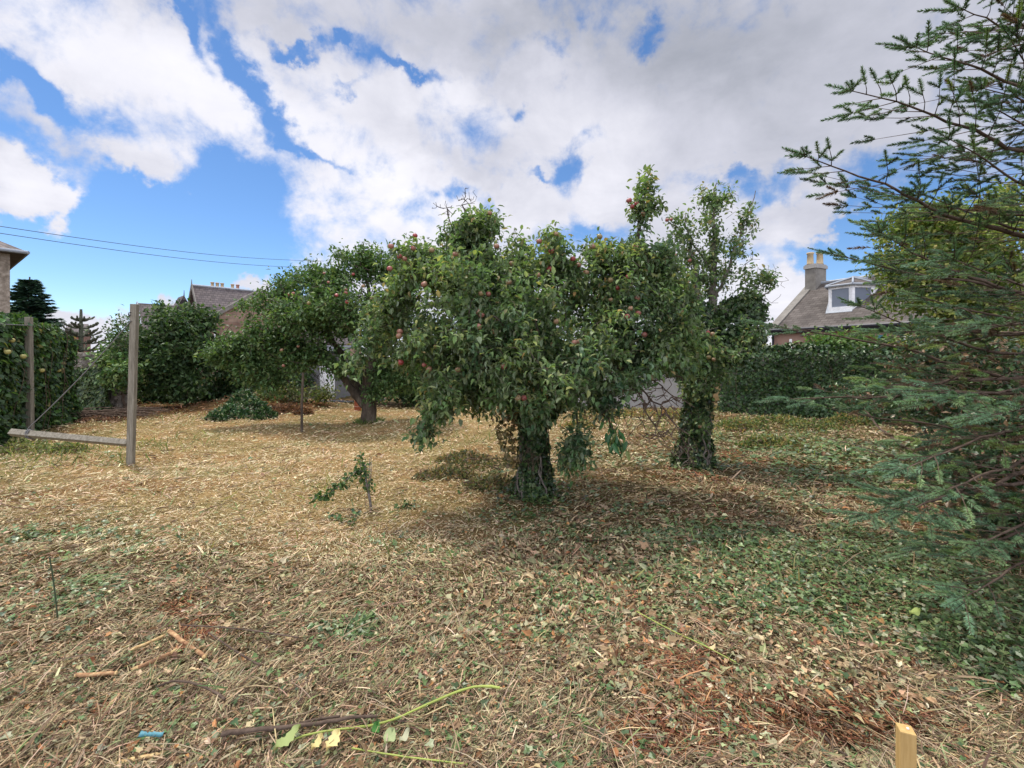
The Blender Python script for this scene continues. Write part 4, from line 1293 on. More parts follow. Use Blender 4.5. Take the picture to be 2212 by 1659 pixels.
# ------------------------------------------------------------------ walls and hedges
def leafy_wall(name, label, cat, pts, thick, n, size, cols, w=None, fruit=None, core='rubble', top_jit=.08, extra_stems=True, mat='ivy_leaf'):
    """pts: (x, y, top z) along the foot; a solid core hidden by leaves front, top and back"""
    pts = np.array(pts, float)
    o = thing(name, label, cat, (pts[0, 0], pts[0, 1], 0))
    mb = MB()
    for a, b in zip(pts[:-1], pts[1:]):
        d = b[:2] - a[:2]; L = np.linalg.norm(d); d /= L
        nn = np.array([-d[1], d[0]]) * thick / 2
        v = []
        for p in (a, b):
            for s in (-1, 1):
                v += [[*(p[:2] + nn * s), -.2], [*(p[:2] + nn * s), p[2] - .08]]
        mb.add(v, [np.array([[0, 1, 3, 2], [4, 6, 7, 5], [0, 4, 5, 1], [2, 3, 7, 6], [1, 5, 7, 3]])])
    mb.build('wall', M[core], o)
    seg = np.linalg.norm(np.diff(pts[:, :2], axis=0), axis=1); cum = np.concatenate([[0], np.cumsum(seg)])
    t = rng.random(n) * cum[-1]
    X = np.interp(t, cum, pts[:, 0]); Y = np.interp(t, cum, pts[:, 1]); Zt = np.interp(t, cum, pts[:, 2])
    i = np.clip(np.searchsorted(cum, t) - 1, 0, len(seg) - 1)
    d = (pts[i + 1, :2] - pts[i, :2]) / seg[i][:, None]
    nn = np.stack([-d[:, 1], d[:, 0]], -1)
    face = rng.random(n)
    side = np.where(rng.random(n) < .8, -1, 1) * (1 if True else 1)
    # the side turned to the clearing gets most leaves
    mid = pts[:, :2].mean(0); tow = np.sign(np.sum(nn * (-mid)[None], 1)); side = np.where(rng.random(n) < .82, tow, -tow)
    z = rng.random(n) * Zt
    lump = fbm(t * 1.3, z * 1.5, 71, 3)
    off = thick / 2 + .02 + lump * .42
    topf = face < .22
    off = np.where(topf, rng.uniform(-1, 1, n) * thick / 2, off) * side
    z = np.where(topf, Zt + (lump - .4) * top_jit * 7, z)
    C = np.stack([X + nn[:, 0] * off, Y + nn[:, 1] * off, z], -1) + rng.normal(0, .025, (n, 3))
    N3 = np.where(topf[:, None], np.array([[0, 0, 1.]]), np.stack([nn[:, 0] * side, nn[:, 1] * side, np.full(n, .25)], -1))
    D = unit(rand_dirs(n) * .8 + np.array([0, 0, -.8])); U = unit(N3 + rand_dirs(n) * .55)
    sz = size * rng.uniform(.6, 1.3, n)
    mb = MB(); mb.leaves(C, D, U, sz, sz * .85, L_IVY if size < .1 else L_SIMPLE, palette(n, cols, w, .25))
    mb.build('foliage', M[mat], o)
    if extra_stems:
        mb = MB()
        for k in range(8):
            j = rng.integers(0, n); a = np.array([C[j, 0], C[j, 1], .02]); p = [a]
            for q in range(7): p.append(p[-1] + np.array([rng.normal(0, .08), rng.normal(0, .03), Zt[j] / 7]))
            p = np.array(p); p[:, :2] += (nn[j] * side[j] * .12)
            mb.tube(p, .006, 4)
        mb.build('stems', M['twig'], o)
    return o, C


def build_walls():
    o, C = leafy_wall('hedge', 'tall leafy boundary hedge with yellow fruit at the left edge behind the shorter clothes post', 'hedge',
                      [(-9.6, 7.6, 2.25), (-10.6, 9.6, 2.3), (-11.3, 10.8, 2.15), (-11.55, 11.15, 1.7)], .7, 17000, .115, DKG[:3] + MDG[:3] + [(.30, .27, .10)], [3, 4, 3, 2, 2, 1, .5], mat='leaf')
    pr = apple_profile(.05)
    for px, py in [(55, 722), (25, 735), (118, 780), (133, 797), (50, 770), (145, 845), (16, 760), (126, 800), (90, 800), (108, 830)]:
        j = np.argmin(np.hypot(CX + C[:, 0] / C[:, 1] * FOC - px, HY - (C[:, 2] - CAM_H) / C[:, 1] * FOC - py))
        mb = MB(); mb.lathe(pr, (0, 0, 0), 8)
        f = mb.build('fruit', M['yellow_fruit'], smooth=True, origin=(0, 0, 0)); f.parent = o
        w = P(px, py, C[j, 1] - .15); f.location = tuple(w - np.array(o.location))
    leafy_wall('ivy_wall', 'garden wall smothered in dark ivy right of the slender apple tree', 'ivy covered wall',
               [(6.05, 13.2, 1.62), (7.6, 12.4, 1.78), (9.2, 11.0, 1.72), (11.0, 9.4, 1.7)], .35, 17000, .085, IVY_COLS[:3] + [(.05, .11, .035)], [3, 3, 2, 2])
    # ruined rubble wall on the left
    A = np.array([-14.7, 14.5]); B = np.array([-11.35, 13.3]); d = (B - A); L = np.linalg.norm(d); d /= L; nn = np.array([d[1], -d[0]])
    o = thing('rubble_wall', 'ruined rubble stone wall with a ragged top at the end of the left hedge', 'stone wall', (A[0], A[1], 0))
    mb = MB()
    z = 0.0
    while z < 1.62:
        h = rng.uniform(.09, .17); x = rng.uniform(0, .2)
        top = z
        while x < L:
            w = rng.uniform(.14, .34)
            lim = 1.58 - .35 * (x / L) + .18 * math.sin(x * 5) - (0.25 if x > 1.9 else 0)
            if z < lim:
                c = A + d * (x + w / 2)
                g = rng.uniform(.7, 1.2)
                bx = MB(); bx.box((0, 0, 0), (w - .015, .42 + rng.uniform(-.05, .07), h - .012), 0)
                V = np.array(bx.v[0]); V += rng.normal(0, .012, V.shape)
                ca, sa = d
                V = np.stack([V[:, 0] * ca - V[:, 1] * sa, V[:, 0] * sa + V[:, 1] * ca, V[:, 2]], -1) + [c[0], c[1], z + h / 2]
                mb.add(V, [np.concatenate(bx.f[4])])
            x += w
        z += h
    mid = MB(); a3 = np.array([*A, -.1]); 
    mb.beam([*(A + d * .1), .55], [*(B - d * .1), .45], .34, 1.3, side=(nn[0], nn[1], 0))
    mb.build('stones', M['rubble'], o)
    n = 4200
    t = rng.beta(2.2, 1.2, n) * L; z = rng.random(n) * 1.3
    C = np.stack([A[0] + d[0] * t, A[1] + d[1] * t, z], -1); C[:, :2] += nn * (.24 + fbm(t * 2, z * 2, 4, 3) * .22)[:, None]
    keep = rng.random(n) < np.clip(t / L * 1.8 - .6, 0, 1)
    C = C[keep]; n = len(C)
    D = unit(rand_dirs(n) * .8 + np.array([0, 0, -.8])); U = unit(np.array([[nn[0], nn[1], .3]]) + rand_dirs(n) * .5)
    mb = MB(); s = .10 * rng.uniform(.6, 1.3, n); mb.leaves(C, D, U, s, s * .9, L_IVY, palette(n, IVY_COLS, None, .25)); mb.build('ivy', M['ivy_leaf'], o)
    mb = MB()
    for k in range(60):
        a = np.array([A[0] + d[0] * rng.uniform(.2, 2), A[1] + d[1] * rng.uniform(.2, 2) - .2, 1.45 + rng.normal(0, .08)])
        mb.tube(smooth_path([a, a + [rng.normal(0, .2), rng.normal(-.1, .1), rng.uniform(0, .2)], a + [rng.normal(0, .4), rng.normal(-.15, .1), rng.uniform(-.3, .15)]]), .007, 4)
    mb.build('dead_stems', M['grey_twig'], o)
    # concrete wall
    o = MB(); o.box((3.6, 14.2, .42), (4.6, .16, 1.3)); 
    t = thing('concrete_wall', 'low grey concrete boundary wall seen between the two ivy clad trunks', 'wall', (3.6, 14.2, 0))
    o.build('panel', M['concrete'], t)
    mb = MB(); mb.box((3.6, 14.2, 1.095), (4.64, .21, .05)); mb.build('coping', M['cement'], t)
    # pink wall by the house
    t = thing('pink_wall', 'low pink rendered wall joined to the left corner of the pink house', 'wall', (10.9, 20, 0))
    mb = MB(); mb.box((10.95, 20.3, 1.0), (2.7, .22, 2.1), R(8)); mb.build('render', M['harling'], t)
    mb = MB(); mb.box((10.95, 20.3, 2.08), (2.74, .3, .06), R(8)); mb.build('coping', M['cement'], t)
    t = tag(MBpost((12.0, 19.6, 0), (12.0, 19.6, 2.35), .07, 'white_post', 'white_paint'), 'thin white post in front of the corner of the pink house', 'post')


def MBpost(a, b, w, name, mat, side=(1, 0, 0)):
    mb = MB(); mb.beam(a, b, w, w, side)
    return mb.build(name, M[mat], origin=np.array(a, float))


M['yellow_fruit'] = plain('yellow_fruit', (.42, .38, .14), .5)
M['slate'] = brick_mat('slate_roof', (.115, .10, .105), (.175, .15, .15), (.05, .045, .05), 1.0, .32, .17, .7, .014, bump=.5)
M['slate_v'] = brick_mat('brown_slate_roof', (.09, .080, .074), (.150, .135, .125), (.075, .06, .055), 1.0, .30, .15, .75, .012, bump=.5)
M['sandstone'] = brick_mat('sandstone', (.27, .175, .135), (.36, .26, .20), (.25, .215, .18), 1.0, .62, .30, .9, .014, rot=RZ90)
M['brick'] = brick_mat('brickwork', (.34, .13, .09), (.42, .18, .12), (.3, .24, .2), 1.0, .24, .08, .9, .01, rot=RZ90)


# ------------------------------------------------------------------ houses
def place_house(name, label, origin, ux):
    o = thing(name, label, 'house', origin)
    o.rotation_euler = (0, 0, math.atan2(ux[1], ux[0]))
    return o


def lb(mb, name, mat, parent, smooth=False):
    """link a part given in the house's own axes"""
    o = mb.build(name, M[mat], origin=(0, 0, 0), smooth=smooth)
    o.parent = parent
    return o


def slab(mb, quad, th):
    """a thick plate under a quad of corners (listed anticlockwise from above)"""
    q = np.array(quad, float); n = unit(np.cross(q[1] - q[0], q[3] - q[0]))
    v = np.concatenate([q, q - n * th])
    mb.add(v, [np.array([[0, 1, 2, 3], [7, 6, 5, 4], [0, 4, 5, 1], [1, 5, 6, 2], [2, 6, 7, 3], [3, 7, 4, 0]])])


def build_pink_house():
    h = place_house('pink_house', 'pink harled cottage with a brown slate roof, white bay dormer and buff chimney pots', (12.58, 22, 0), (.44, -.898))
    E, Rz, W, Lh = 2.9, 5.15, 6.0, 9.0
    mb = MB()
    mb.add([[0, 0, 0], [Lh, 0, 0], [Lh, 0, E], [0, 0, E]], [np.array([[0, 1, 2, 3]])])
    mb.add([[0, 0, 0], [0, 0, E], [0, W / 2, Rz], [0, W, E], [0, W, 0]], [np.array([[0, 1, 2, 3, 4]])])
    mb.add([[Lh, 0, 0], [Lh, W, 0], [Lh, W, E], [Lh, W / 2, Rz], [Lh, 0, E]], [np.array([[0, 1, 2, 3, 4]])])
    mb.add([[0, W, 0], [0, W, E], [Lh, W, E], [Lh, W, 0]], [np.array([[0, 1, 2, 3]])])
    lb(mb, 'wall', 'harling', h)
    s = (Rz - E) / (W / 2)
    mb = MB()
    slab(mb, [[.05, -.18, E - .18 * s + .12], [Lh + .1, -.18, E - .18 * s + .12], [Lh + .1, W / 2, Rz + .12], [.05, W / 2, Rz + .12]], .1)
    slab(mb, [[Lh + .1, W + .18, E - .18 * s + .12], [.05, W + .18, E - .18 * s + .12], [.05, W / 2, Rz + .12], [Lh + .1, W / 2, Rz + .12]], .1)
    roof = lb(mb, 'roof', 'slate_v', h)
    mb = MB()
    mb.tube([[0, W / 2, Rz + .14], [Lh, W / 2, Rz + .14]], .07, 6); lb(mb, 'ridge', 'lead', roof)
    mb = MB()
    slab(mb, [[-.12, -.2, E - .2 * s + .20], [.28, -.2, E - .2 * s + .20], [.28, W / 2, Rz + .20], [-.12, W / 2, Rz + .20]], .2)
    slab(mb, [[.28, W + .2, E - .2 * s + .20], [-.12, W + .2, E - .2 * s + .20], [-.12, W / 2, Rz + .20], [.28, W / 2, Rz + .20]], .2)
    lb(mb, 'skew', 'cement', roof)
    mb = MB()
    mb.tube([[-.05, -.27, E - .06], [Lh, -.27, E - .06]], .085, 8); mb.box((Lh / 2, -.12, E - .12), (Lh + .04, .22, .2))
    lb(mb, 'gutter', 'dark_gutter', h)
    mb = MB(); mb.box((.12, -.12, 1.3), (.07, .07, 2.7)); lb(mb, 'downpipe', 'dark_gutter', h)
    # chimney
    mb = MB(); mb.box((.30, W / 2 - .05, 5.15), (.52, .88, 1.7)); ch = lb(mb, 'chimney', 'cement', roof)
    mb2 = MB(); mb2.box((.30, W / 2 - .05, 6.09), (.62, .98, .16)); mb2.box((.30, W / 2 - .05, 6.20), (.55, .90, .06)); lb(mb2, 'chimney_cap', 'concrete', roof)
    for xx_, yy in ((.20, W / 2 - .32), (.42, W / 2 + .10)):
        mb = MB(); mb.lathe([(.17, 6.24), (.15, 6.3), (.135, 6.75), (.165, 6.77), (.165, 6.84), (.12, 6.84), (.10, 6.5)], (xx_, yy, 0), 14)
        lb(mb, 'chimney_pot', 'buff_pot', roof, True)
    # bay dormer
    d = bpy.data.objects.new('dormer', None); COL.objects.link(d); d.parent = h
    q0, z0, z1 = .78, 3.62, 4.72
    pl = [(1.75, q0 + .95), (2.12, q0), (3.08, q0), (3.45, q0 + .95)]
    yb = W / 2 + .1
    walls = [(1.75, yb)] + pl + [(3.45, yb)]
    mb = MB()
    for a, b in zip(walls[:-1], walls[1:]):
        a, b = np.array(a), np.array(b); t = unit(b - a); nv = np.array([t[1], -t[0]])
        L = np.linalg.norm(b - a)
        def fr(u0, u1, za, zb, off=.0, th=.06):
            p = [a + t * u0 + nv * off, a + t * u1 + nv * off, a + t * u1 + nv * (off - th), a + t * u0 + nv * (off - th)]
            v = [[*q, za] for q in p] + [[*q, zb] for q in p]
            mb.add(v, [np.array([[0, 1, 5, 4], [1, 2, 6, 5], [2, 3, 7, 6], [3, 0, 4, 7], [4, 5, 6, 7], [3, 2, 1, 0]])])
        if L > 2 or (a[0] == b[0]):
            fr(0, L, z0 - .4, z1)
            continue
        e = .13
        fr(0, e, z0, z1); fr(L - e, L, z0, z1); fr(e, L - e, z0, z0 + .17); fr(e, L - e, z1 - .14, z1)
    lb(mb, 'window_frame', 'white_paint', d)
    for a, b in zip(pl[:-1], pl[1:]):
        a, b = np.array(a), np.array(b); t = unit(b - a); nv = np.array([t[1], -t[0]]); L = np.linalg.norm(b - a)
        p0 = a + t * .13 - nv * .04; p1 = b - t * .13 - nv * .04
        mb = MB(); mb.add([[*p0, z0 + .17], [*p1, z0 + .17], [*p1, z1 - .14], [*p0, z1 - .14]], [np.array([[0, 1, 2, 3]])])
        lb(mb, 'pane', 'glass', d)
    mb = MB()
    ap = (2.6, q0 + 1.0, z1 + .42); rim = [(1.62, q0 + .95), (2.05, q0 - .1), (3.15, q0 - .1), (3.58, q0 + .95)]
    bk = [(1.62, yb), (3.58, yb)]
    for a, b in zip(rim[:-1], rim[1:]): mb.add([[*a, z1 + .02], [*b, z1 + .02], ap], [np.array([[0, 1, 2]])])
    mb.add([[1.62, yb, z1 + .02], [*rim[0], z1 + .02], ap, [2.6, yb, z1 + .42]], [np.array([[0, 1, 2, 3]])])
    mb.add([[*rim[3], z1 + .02], [3.58, yb, z1 + .02], [2.6, yb, z1 + .42], ap], [np.array([[0, 1, 2, 3]])])
    lb(mb, 'dormer_roof', 'slate_v', d)
    mb = MB()
    for a in rim: mb.tube([[*a, z1 + .045], [ap[0], ap[1], ap[2] + .03]], .045, 5)
    for a, b in zip([bk[0]] + rim, rim + [bk[1]]): mb.tube([[*a, z1 + .0], [*b, z1 + .0]], .05, 5)
    mb.tube([[2.6, ap[1], ap[2] + .03], [2.6, yb + .3, ap[2] + .03]], .06, 5)
    lb(mb, 'lead_hips', 'lead', d)
    mb = MB(); rim2 = [(1.66, q0 + .9), (2.06, q0 - .12), (3.14, q0 - .12), (3.54, q0 + .9)]
    def rz(y): return E + y * s + .14
    slab(mb, [[*rim2[1], rz(rim2[1][1])], [*rim2[2], rz(rim2[2][1])], [*pl[2], rz(pl[2][1]) + .02], [*pl[1], rz(pl[1][1]) + .02]], .03)
    slab(mb, [[*rim2[0], rz(rim2[0][1])], [*rim2[1], rz(rim2[1][1])], [*pl[1], rz(pl[1][1]) + .02], [*pl[0], rz(pl[0][1]) + .02]], .03)
    mb.add([[2.12, q0, z0 - .02], [3.08, q0, z0 - .02], [3.08, q0, rz(q0) - .05], [2.12, q0, rz(q0) - .05]], [np.array([[3, 2, 1, 0]])])
    lb(mb, 'apron', 'lead', d)
    # windows and small fittings on the front wall
    for x0, x1, za, zb in ((5.3, 6.2, 1.2, 2.35), (1.6, 2.5, 1.1, 2.05)):
        mb = MB()
        for c_, s_ in (((x0 + x1) / 2, (x1 - x0)),):
            mb.box((c_, -.02, zb), (s_ + .1, .08, .1)); mb.box((c_, -.02, za), (s_ + .1, .08, .1)); mb.box((x0, -.02, (za + zb) / 2), (.09, .07, zb - za)); mb.box((x1, -.02, (za + zb) / 2), (.09, .07, zb - za)); mb.box((c_, -.02, (za + zb) / 2), (.05, .06, zb - za))
        w = lb(mb, 'window', 'white_paint', h)
        mb = MB(); mb.add([[x0, -.012, za], [x1, -.012, za], [x1, -.012, zb], [x0, -.012, zb]], [np.array([[0, 1, 2, 3]])]); lb(mb, 'pane', 'glass', w)
    mb = MB(); mb.box((1.55, -.05, E - .33), (.34, .1, .06)); lb(mb, 'bracket', 'cement', h)
    mb = MB(); mb.box((4.55, -.06, E - .55), (.22, .1, .18)); lb(mb, 'alarm_box', 'blue_plastic', h)


def build_sandstone_house():
    h = place_house('sandstone_house', 'large pink sandstone house with steep grey slate gables and chimney pots, far left', (-28.1, 40, 0), (.682, .731))
    Rz, sl_, hw, L = 7.83, 1.25, 4.0, 14.0
    E = Rz - sl_ * hw
    mb = MB()
    mb.add([[.4, -hw + .2, 0], [L, -hw + .2, 0], [L, -hw + .2, E + .2], [.4, -hw + .2, E + .2]], [np.array([[0, 1, 2, 3]])])
    mb.add([[.4, -hw + .2, 0], [.4, -hw + .2, E + .2], [.4, 0, Rz - .05], [.4, hw - .2, E + .2], [.4, hw - .2, 0]], [np.array([[0, 1, 2, 3, 4]])])
    wall = lb(mb, 'wall', 'sandstone', h)
    mb = MB()
    slab(mb, [[0, -hw, E], [L, -hw, E], [L, 0, Rz], [0, 0, Rz]], .12)
    slab(mb, [[L, hw, E], [0, hw, E], [0, 0, Rz], [L, 0, Rz]], .12)
    roof = lb(mb, 'roof', 'slate', h)
    mb = MB(); mb.tube([[0, 0, Rz + .04], [L, 0, Rz + .04]], .10, 6); lb(mb, 'ridge', 'lead', roof)
    mb = MB()
    for s in (-1, 1): mb.beam([-.05, 0, Rz + .02], [-.05, s * hw, E + .02], .30, .08, side=(0, s * -.6, .6))
    mb.tube([[-.05, 0, Rz], [-.05, 0, Rz + .55]], [.06, .02], 6)
    lb(mb, 'bargeboard', 'cement', roof)
    # front wing with its own gable
    x0, xa, x1, yf, zf, za = .45, 4.0, 7.55, -4.6, 4.7, 7.2
    mb = MB()
    mb.add([[x0, yf, 0], [x1, yf, 0], [x1, yf, zf], [xa, yf, za], [x0, yf, zf]], [np.array([[0, 1, 2, 3, 4]])])
    mb.add([[x0, yf, 0], [x0, yf, zf], [x0, -2, zf], [x0, -2, 0]], [np.array([[0, 1, 2, 3]])])
    mb.add([[x1, yf, 0], [x1, -2, 0], [x1, -2, zf], [x1, yf, zf]], [np.array([[0, 1, 2, 3]])])
    lb(mb, 'gable_wall', 'sandstone', h)
    mb = MB(); mb.add([[x0 - .05, yf + .2, zf + .1], [xa, yf + .2, za + .12], [xa, 0, za + .12], [x0 - .05, 0, zf + .1]], [np.array([[0, 1, 2, 3]])])
    mb.add([[xa, yf + .2, za + .12], [x1 + .05, yf + .2, zf + .1], [x1 + .05, 0, zf + .1], [xa, 0, za + .12]], [np.array([[0, 1, 2, 3]])])
    lb(mb, 'wing_roof', 'slate', h)
    mb = MB()
    mb.beam([x0 - .3, yf - .03, zf - .02], [xa, yf - .03, za + .18], .36, .30, side=(0, 1, 0)); mb.beam([x1 + .3, yf - .03, zf - .02], [xa, yf - .03, za + .18], .36, .30, side=(0, 1, 0))
    lb(mb, 'skew', 'cement', h)
    # window in the wing
    for xx, zz in ((4.0, 1.6), (6.1, 1.6)):
        mb = MB(); mb.box((xx, yf - .01, zz), (1.0, .06, 1.6)); w = lb(mb, 'window', 'white_paint', h)
        mb = MB(); mb.box((xx, yf - .05, zz), (.82, .03, 1.42)); lb(mb, 'pane', 'glass', w)
    mb = MB(); mb.tube([[x0 + .1, yf - .1, 0], [x0 + .1, yf - .1, zf - .2]], .06, 6); mb.tube([[x1 - .6, yf - .1, 0], [x1 - .6, yf - .1, zf + .2]], .06, 6); lb(mb, 'downpipe', 'white_paint', h)
    for c, ts in ((2.25, (1.85, 2.25, 2.65)), (3.75, (3.5, 3.95))):
        mb = MB(); mb.box((c, 1.4, Rz - .8), (1.5 if len(ts) == 3 else 1.1, .6, 2.1)); st = lb(mb, 'chimney', 'sandstone', roof)
        for t in ts:
            mb = MB(); mb.lathe([(.16, Rz + .25), (.14, Rz + .3), (.13, Rz + .58), (.17, Rz + .6), (.17, Rz + .68), (.1, Rz + .68)], (t, 1.4, 0), 10)
            lb(mb, 'chimney_pot', 'buff_pot' if t < 3.6 else 'red_pot', roof, True)
    # lower rear range with dormer
    mb = MB(); slab(mb, [[-3.2, 1.5, 3.6], [.3, 1.5, 3.6], [.3, 4.0, 6.35], [-3.2, 4.0, 6.35]], .12); slab(mb, [[.3, 6.5, 3.6], [-3.2, 6.5, 3.6], [-3.2, 4.0, 6.35], [.3, 4.0, 6.35]], .12)
    lb(mb, 'rear_roof', 'slate', h)
    mb = MB(); mb.add([[-3.0, 1.8, 0], [.3, 1.8, 0], [.3, 1.8, 3.9], [-3.0, 1.8, 3.9]], [np.array([[0, 1, 2, 3]])]); mb.add([[-3.0, 1.8, 0], [-3, 1.8, 3.8], [-3, 4, 6.2], [-3, 6.2, 3.8], [-3, 6.2, 0]], [np.array([[0, 1, 2, 3, 4]])])
    lb(mb, 'rear_wall', 'sandstone', h)
    mb = MB()
    for s in (-1, 1): mb.beam([-3.25, 4.0, 6.4], [-3.25, 4 + s * 2.5, 3.65], .22, .08, side=(0, s * -.6, .6))
    lb(mb, 'rear_bargeboard', 'lead', h)
    mb = MB(); mb.add([[-.9, 2.1, 5.6], [-.2, 2.0, 7.15], [.5, 2.1, 5.6]], [np.array([[0, 1, 2]])]); mb.add([[-.9, 2.0, 5.6], [-.2, 2.0, 7.15], [-.2, 4.4, 7.15], [-.9, 4.4, 5.6]], [np.array([[0, 1, 2, 3]])]); mb.add([[-.2, 2.0, 7.15], [.5, 2.0, 5.6], [.5, 4.4, 5.6], [-.2, 4.4, 7.15]], [np.array([[0, 1, 2, 3]])])
    mb.tube([[-.2, 2.0, 7.1], [-.2, 2.0, 7.6]], [.05, .02], 5)
    lb(mb, 'dormer', 'slate', h)


def build_near_house():
    A = np.array([-17.65, 16.0]); v = np.array([-.80, .60]); w = np.array([-.6, -.8])
    h = thing('roughcast_house', 'corner of a roughcast stone house with grey eaves gutter, cut off by the left edge', 'house', (A[0], A[1], 0))
    E = 5.2
    q = [A, A + w * 8, A + w * 8 + v * 9, A + v * 9]
    mb = MB()
    for a, b in zip(q, q[1:] + q[:1]): mb.add([[*a, 0], [*b, 0], [*b, E], [*a, E]], [np.array([[0, 1, 2, 3]])])
    mb.build('wall', M['roughcast'], h)
    # roof with overhang
    o = .38; n1 = np.array([.8, -.6]); n2 = np.array([.6, .8])
    c = [A + n1 * o + n2 * 0 - w * o * 1.0, A + w * 8.3 + n1 * o, A + w * 8.3 + v * 9.3, A + v * 9.3 - w * o]
    r0 = A + w * 3.5 + v * 4.5; r1 = A + w * 4.5 + v * 4.5
    mb = MB(); z = E + .10
    mb.add([[*c[0], z], [*c[1], z], [*r1, E + 2.6], [*r0, E + 2.6]], [np.array([[0, 1, 2, 3]])])
    mb.add([[*c[1], z], [*c[2], z], [*r1, E + 2.6]], [np.array([[0, 1, 2]])]); mb.add([[*c[2], z], [*c[3], z], [*r0, E + 2.6], [*r1, E + 2.6]], [np.array([[0, 1, 2, 3]])]); mb.add([[*c[3], z], [*c[0], z], [*r0, E + 2.6]], [np.array([[0, 1, 2]])])
    mb.add([[*c[0], E], [*c[1], E], [*c[2], E], [*c[3], E]], [np.array([[0, 1, 2, 3]])])
    for a, b in zip(c, c[1:] + c[:1]): mb.add([[*a, E], [*b, E], [*b, z], [*a, z]], [np.array([[0, 1, 2, 3]])])
    mb.build('roof', M['slate'], h)
    mb = MB(); g = [np.array([*(p), E + .06]) for p in c]
    mb.tube([g[3] + [0, 0, 0], g[0] + [n1[0] * .06, n1[1] * .06, 0]], .065, 8); mb.tube([g[0] + [n1[0] * .06, n1[1] * .06, 0], g[1] + [n1[0] * .06, n1[1] * .06, 0]], .065, 8)
    mb.build('gutter', M['lead'], h)


def small_house(name, label, c, ang, L, W, E, Rz, wall, roofm, chim, white=None):
    h = place_house(name, label, (c[0], c[1], 0), (math.cos(ang), math.sin(ang)))
    mb = MB()
    mb.add([[0, 0, 0], [L, 0, 0], [L, 0, E], [0, 0, E]], [np.array([[0, 1, 2, 3]])])
    for x in (0, L): mb.add([[x, 0, 0], [x, 0, E], [x, W / 2, Rz], [x, W, E], [x, W, 0]], [np.array([[0, 1, 2, 3, 4]])])
    mb.add([[0, W, 0], [0, W, E], [L, W, E], [L, W, 0]], [np.array([[0, 1, 2, 3]])])
    lb(mb, 'wall', wall, h)
    s = (Rz - E) / (W / 2)
    mb = MB(); slab(mb, [[-.1, -.2, E - .2 * s + .1], [L + .1, -.2, E - .2 * s + .1], [L + .1, W / 2, Rz + .1], [-.1, W / 2, Rz + .1]], .1); slab(mb, [[L + .1, W + .2, E - .2 * s + .1], [-.1, W + .2, E - .2 * s + .1], [-.1, W / 2, Rz + .1], [L + .1, W / 2, Rz + .1]], .1)
    r = lb(mb, 'roof', roofm, h)
    for x in chim:
        mb = MB(); mb.box((x, W / 2, Rz + .4), (.7, .9, 1.8)); lb(mb, 'chimney', 'cement', r)
        mb = MB(); mb.lathe([(.16, 0), (.13, .5), (.16, .55)], (x, W / 2, Rz + 1.3), 8); lb(mb, 'chimney_pot', 'buff_pot', r)
    if white:
        mb = MB(); mb.box((white, -.03, E * .72), (2.4, .1, E * .5)); lb(mb, 'white_panel', 'white_paint', h)


build_walls()
build_pink_house()
build_sandstone_house()
build_near_house()
small_house('brick_house', 'distant red brick house end seen left of the monkey puzzle trunk', (-58.9, 60), R(35), 1.8, 5, 4.3, 6.0, 'brick', 'slate', [])
small_house('slate_house', 'distant grey roofed house with a chimney behind the monkey puzzle tree', (-56.2, 64), R(8), 4.8, 6, 3.0, 5.2, 'cement', 'slate', [4.5], white=.6)


# shed behind the left tree
def build_shed():
    t = thing('garden_shed', 'grey garden shed with a white door glimpsed behind the forked trunk', 'shed', (-7.3, 17.3, 0))
    mb = MB(); mb.box((-7.45, 17.6, .85), (1.9, 1.4, 1.75)); mb.build('wall', M['grey_paint'], t)
    mb = MB(); slab(mb, [[-8.55, 16.75, 1.78], [-6.35, 16.75, 1.78], [-6.35, 18.4, 2.05], [-8.55, 18.4, 2.05]], .06); mb.build('roof', M['dark_gutter'], t)
    mb = MB(); mb.box((-6.85, 16.885, .80), (.55, .03, 1.4)); d = mb.build('door', M['white_paint'], t)
    mb = MB(); mb.tube([[-6.68, 16.82, .8], [-6.68, 16.82, .95]], .015, 6); mb.build('handle', M['dark_gutter'], d)


build_shed()


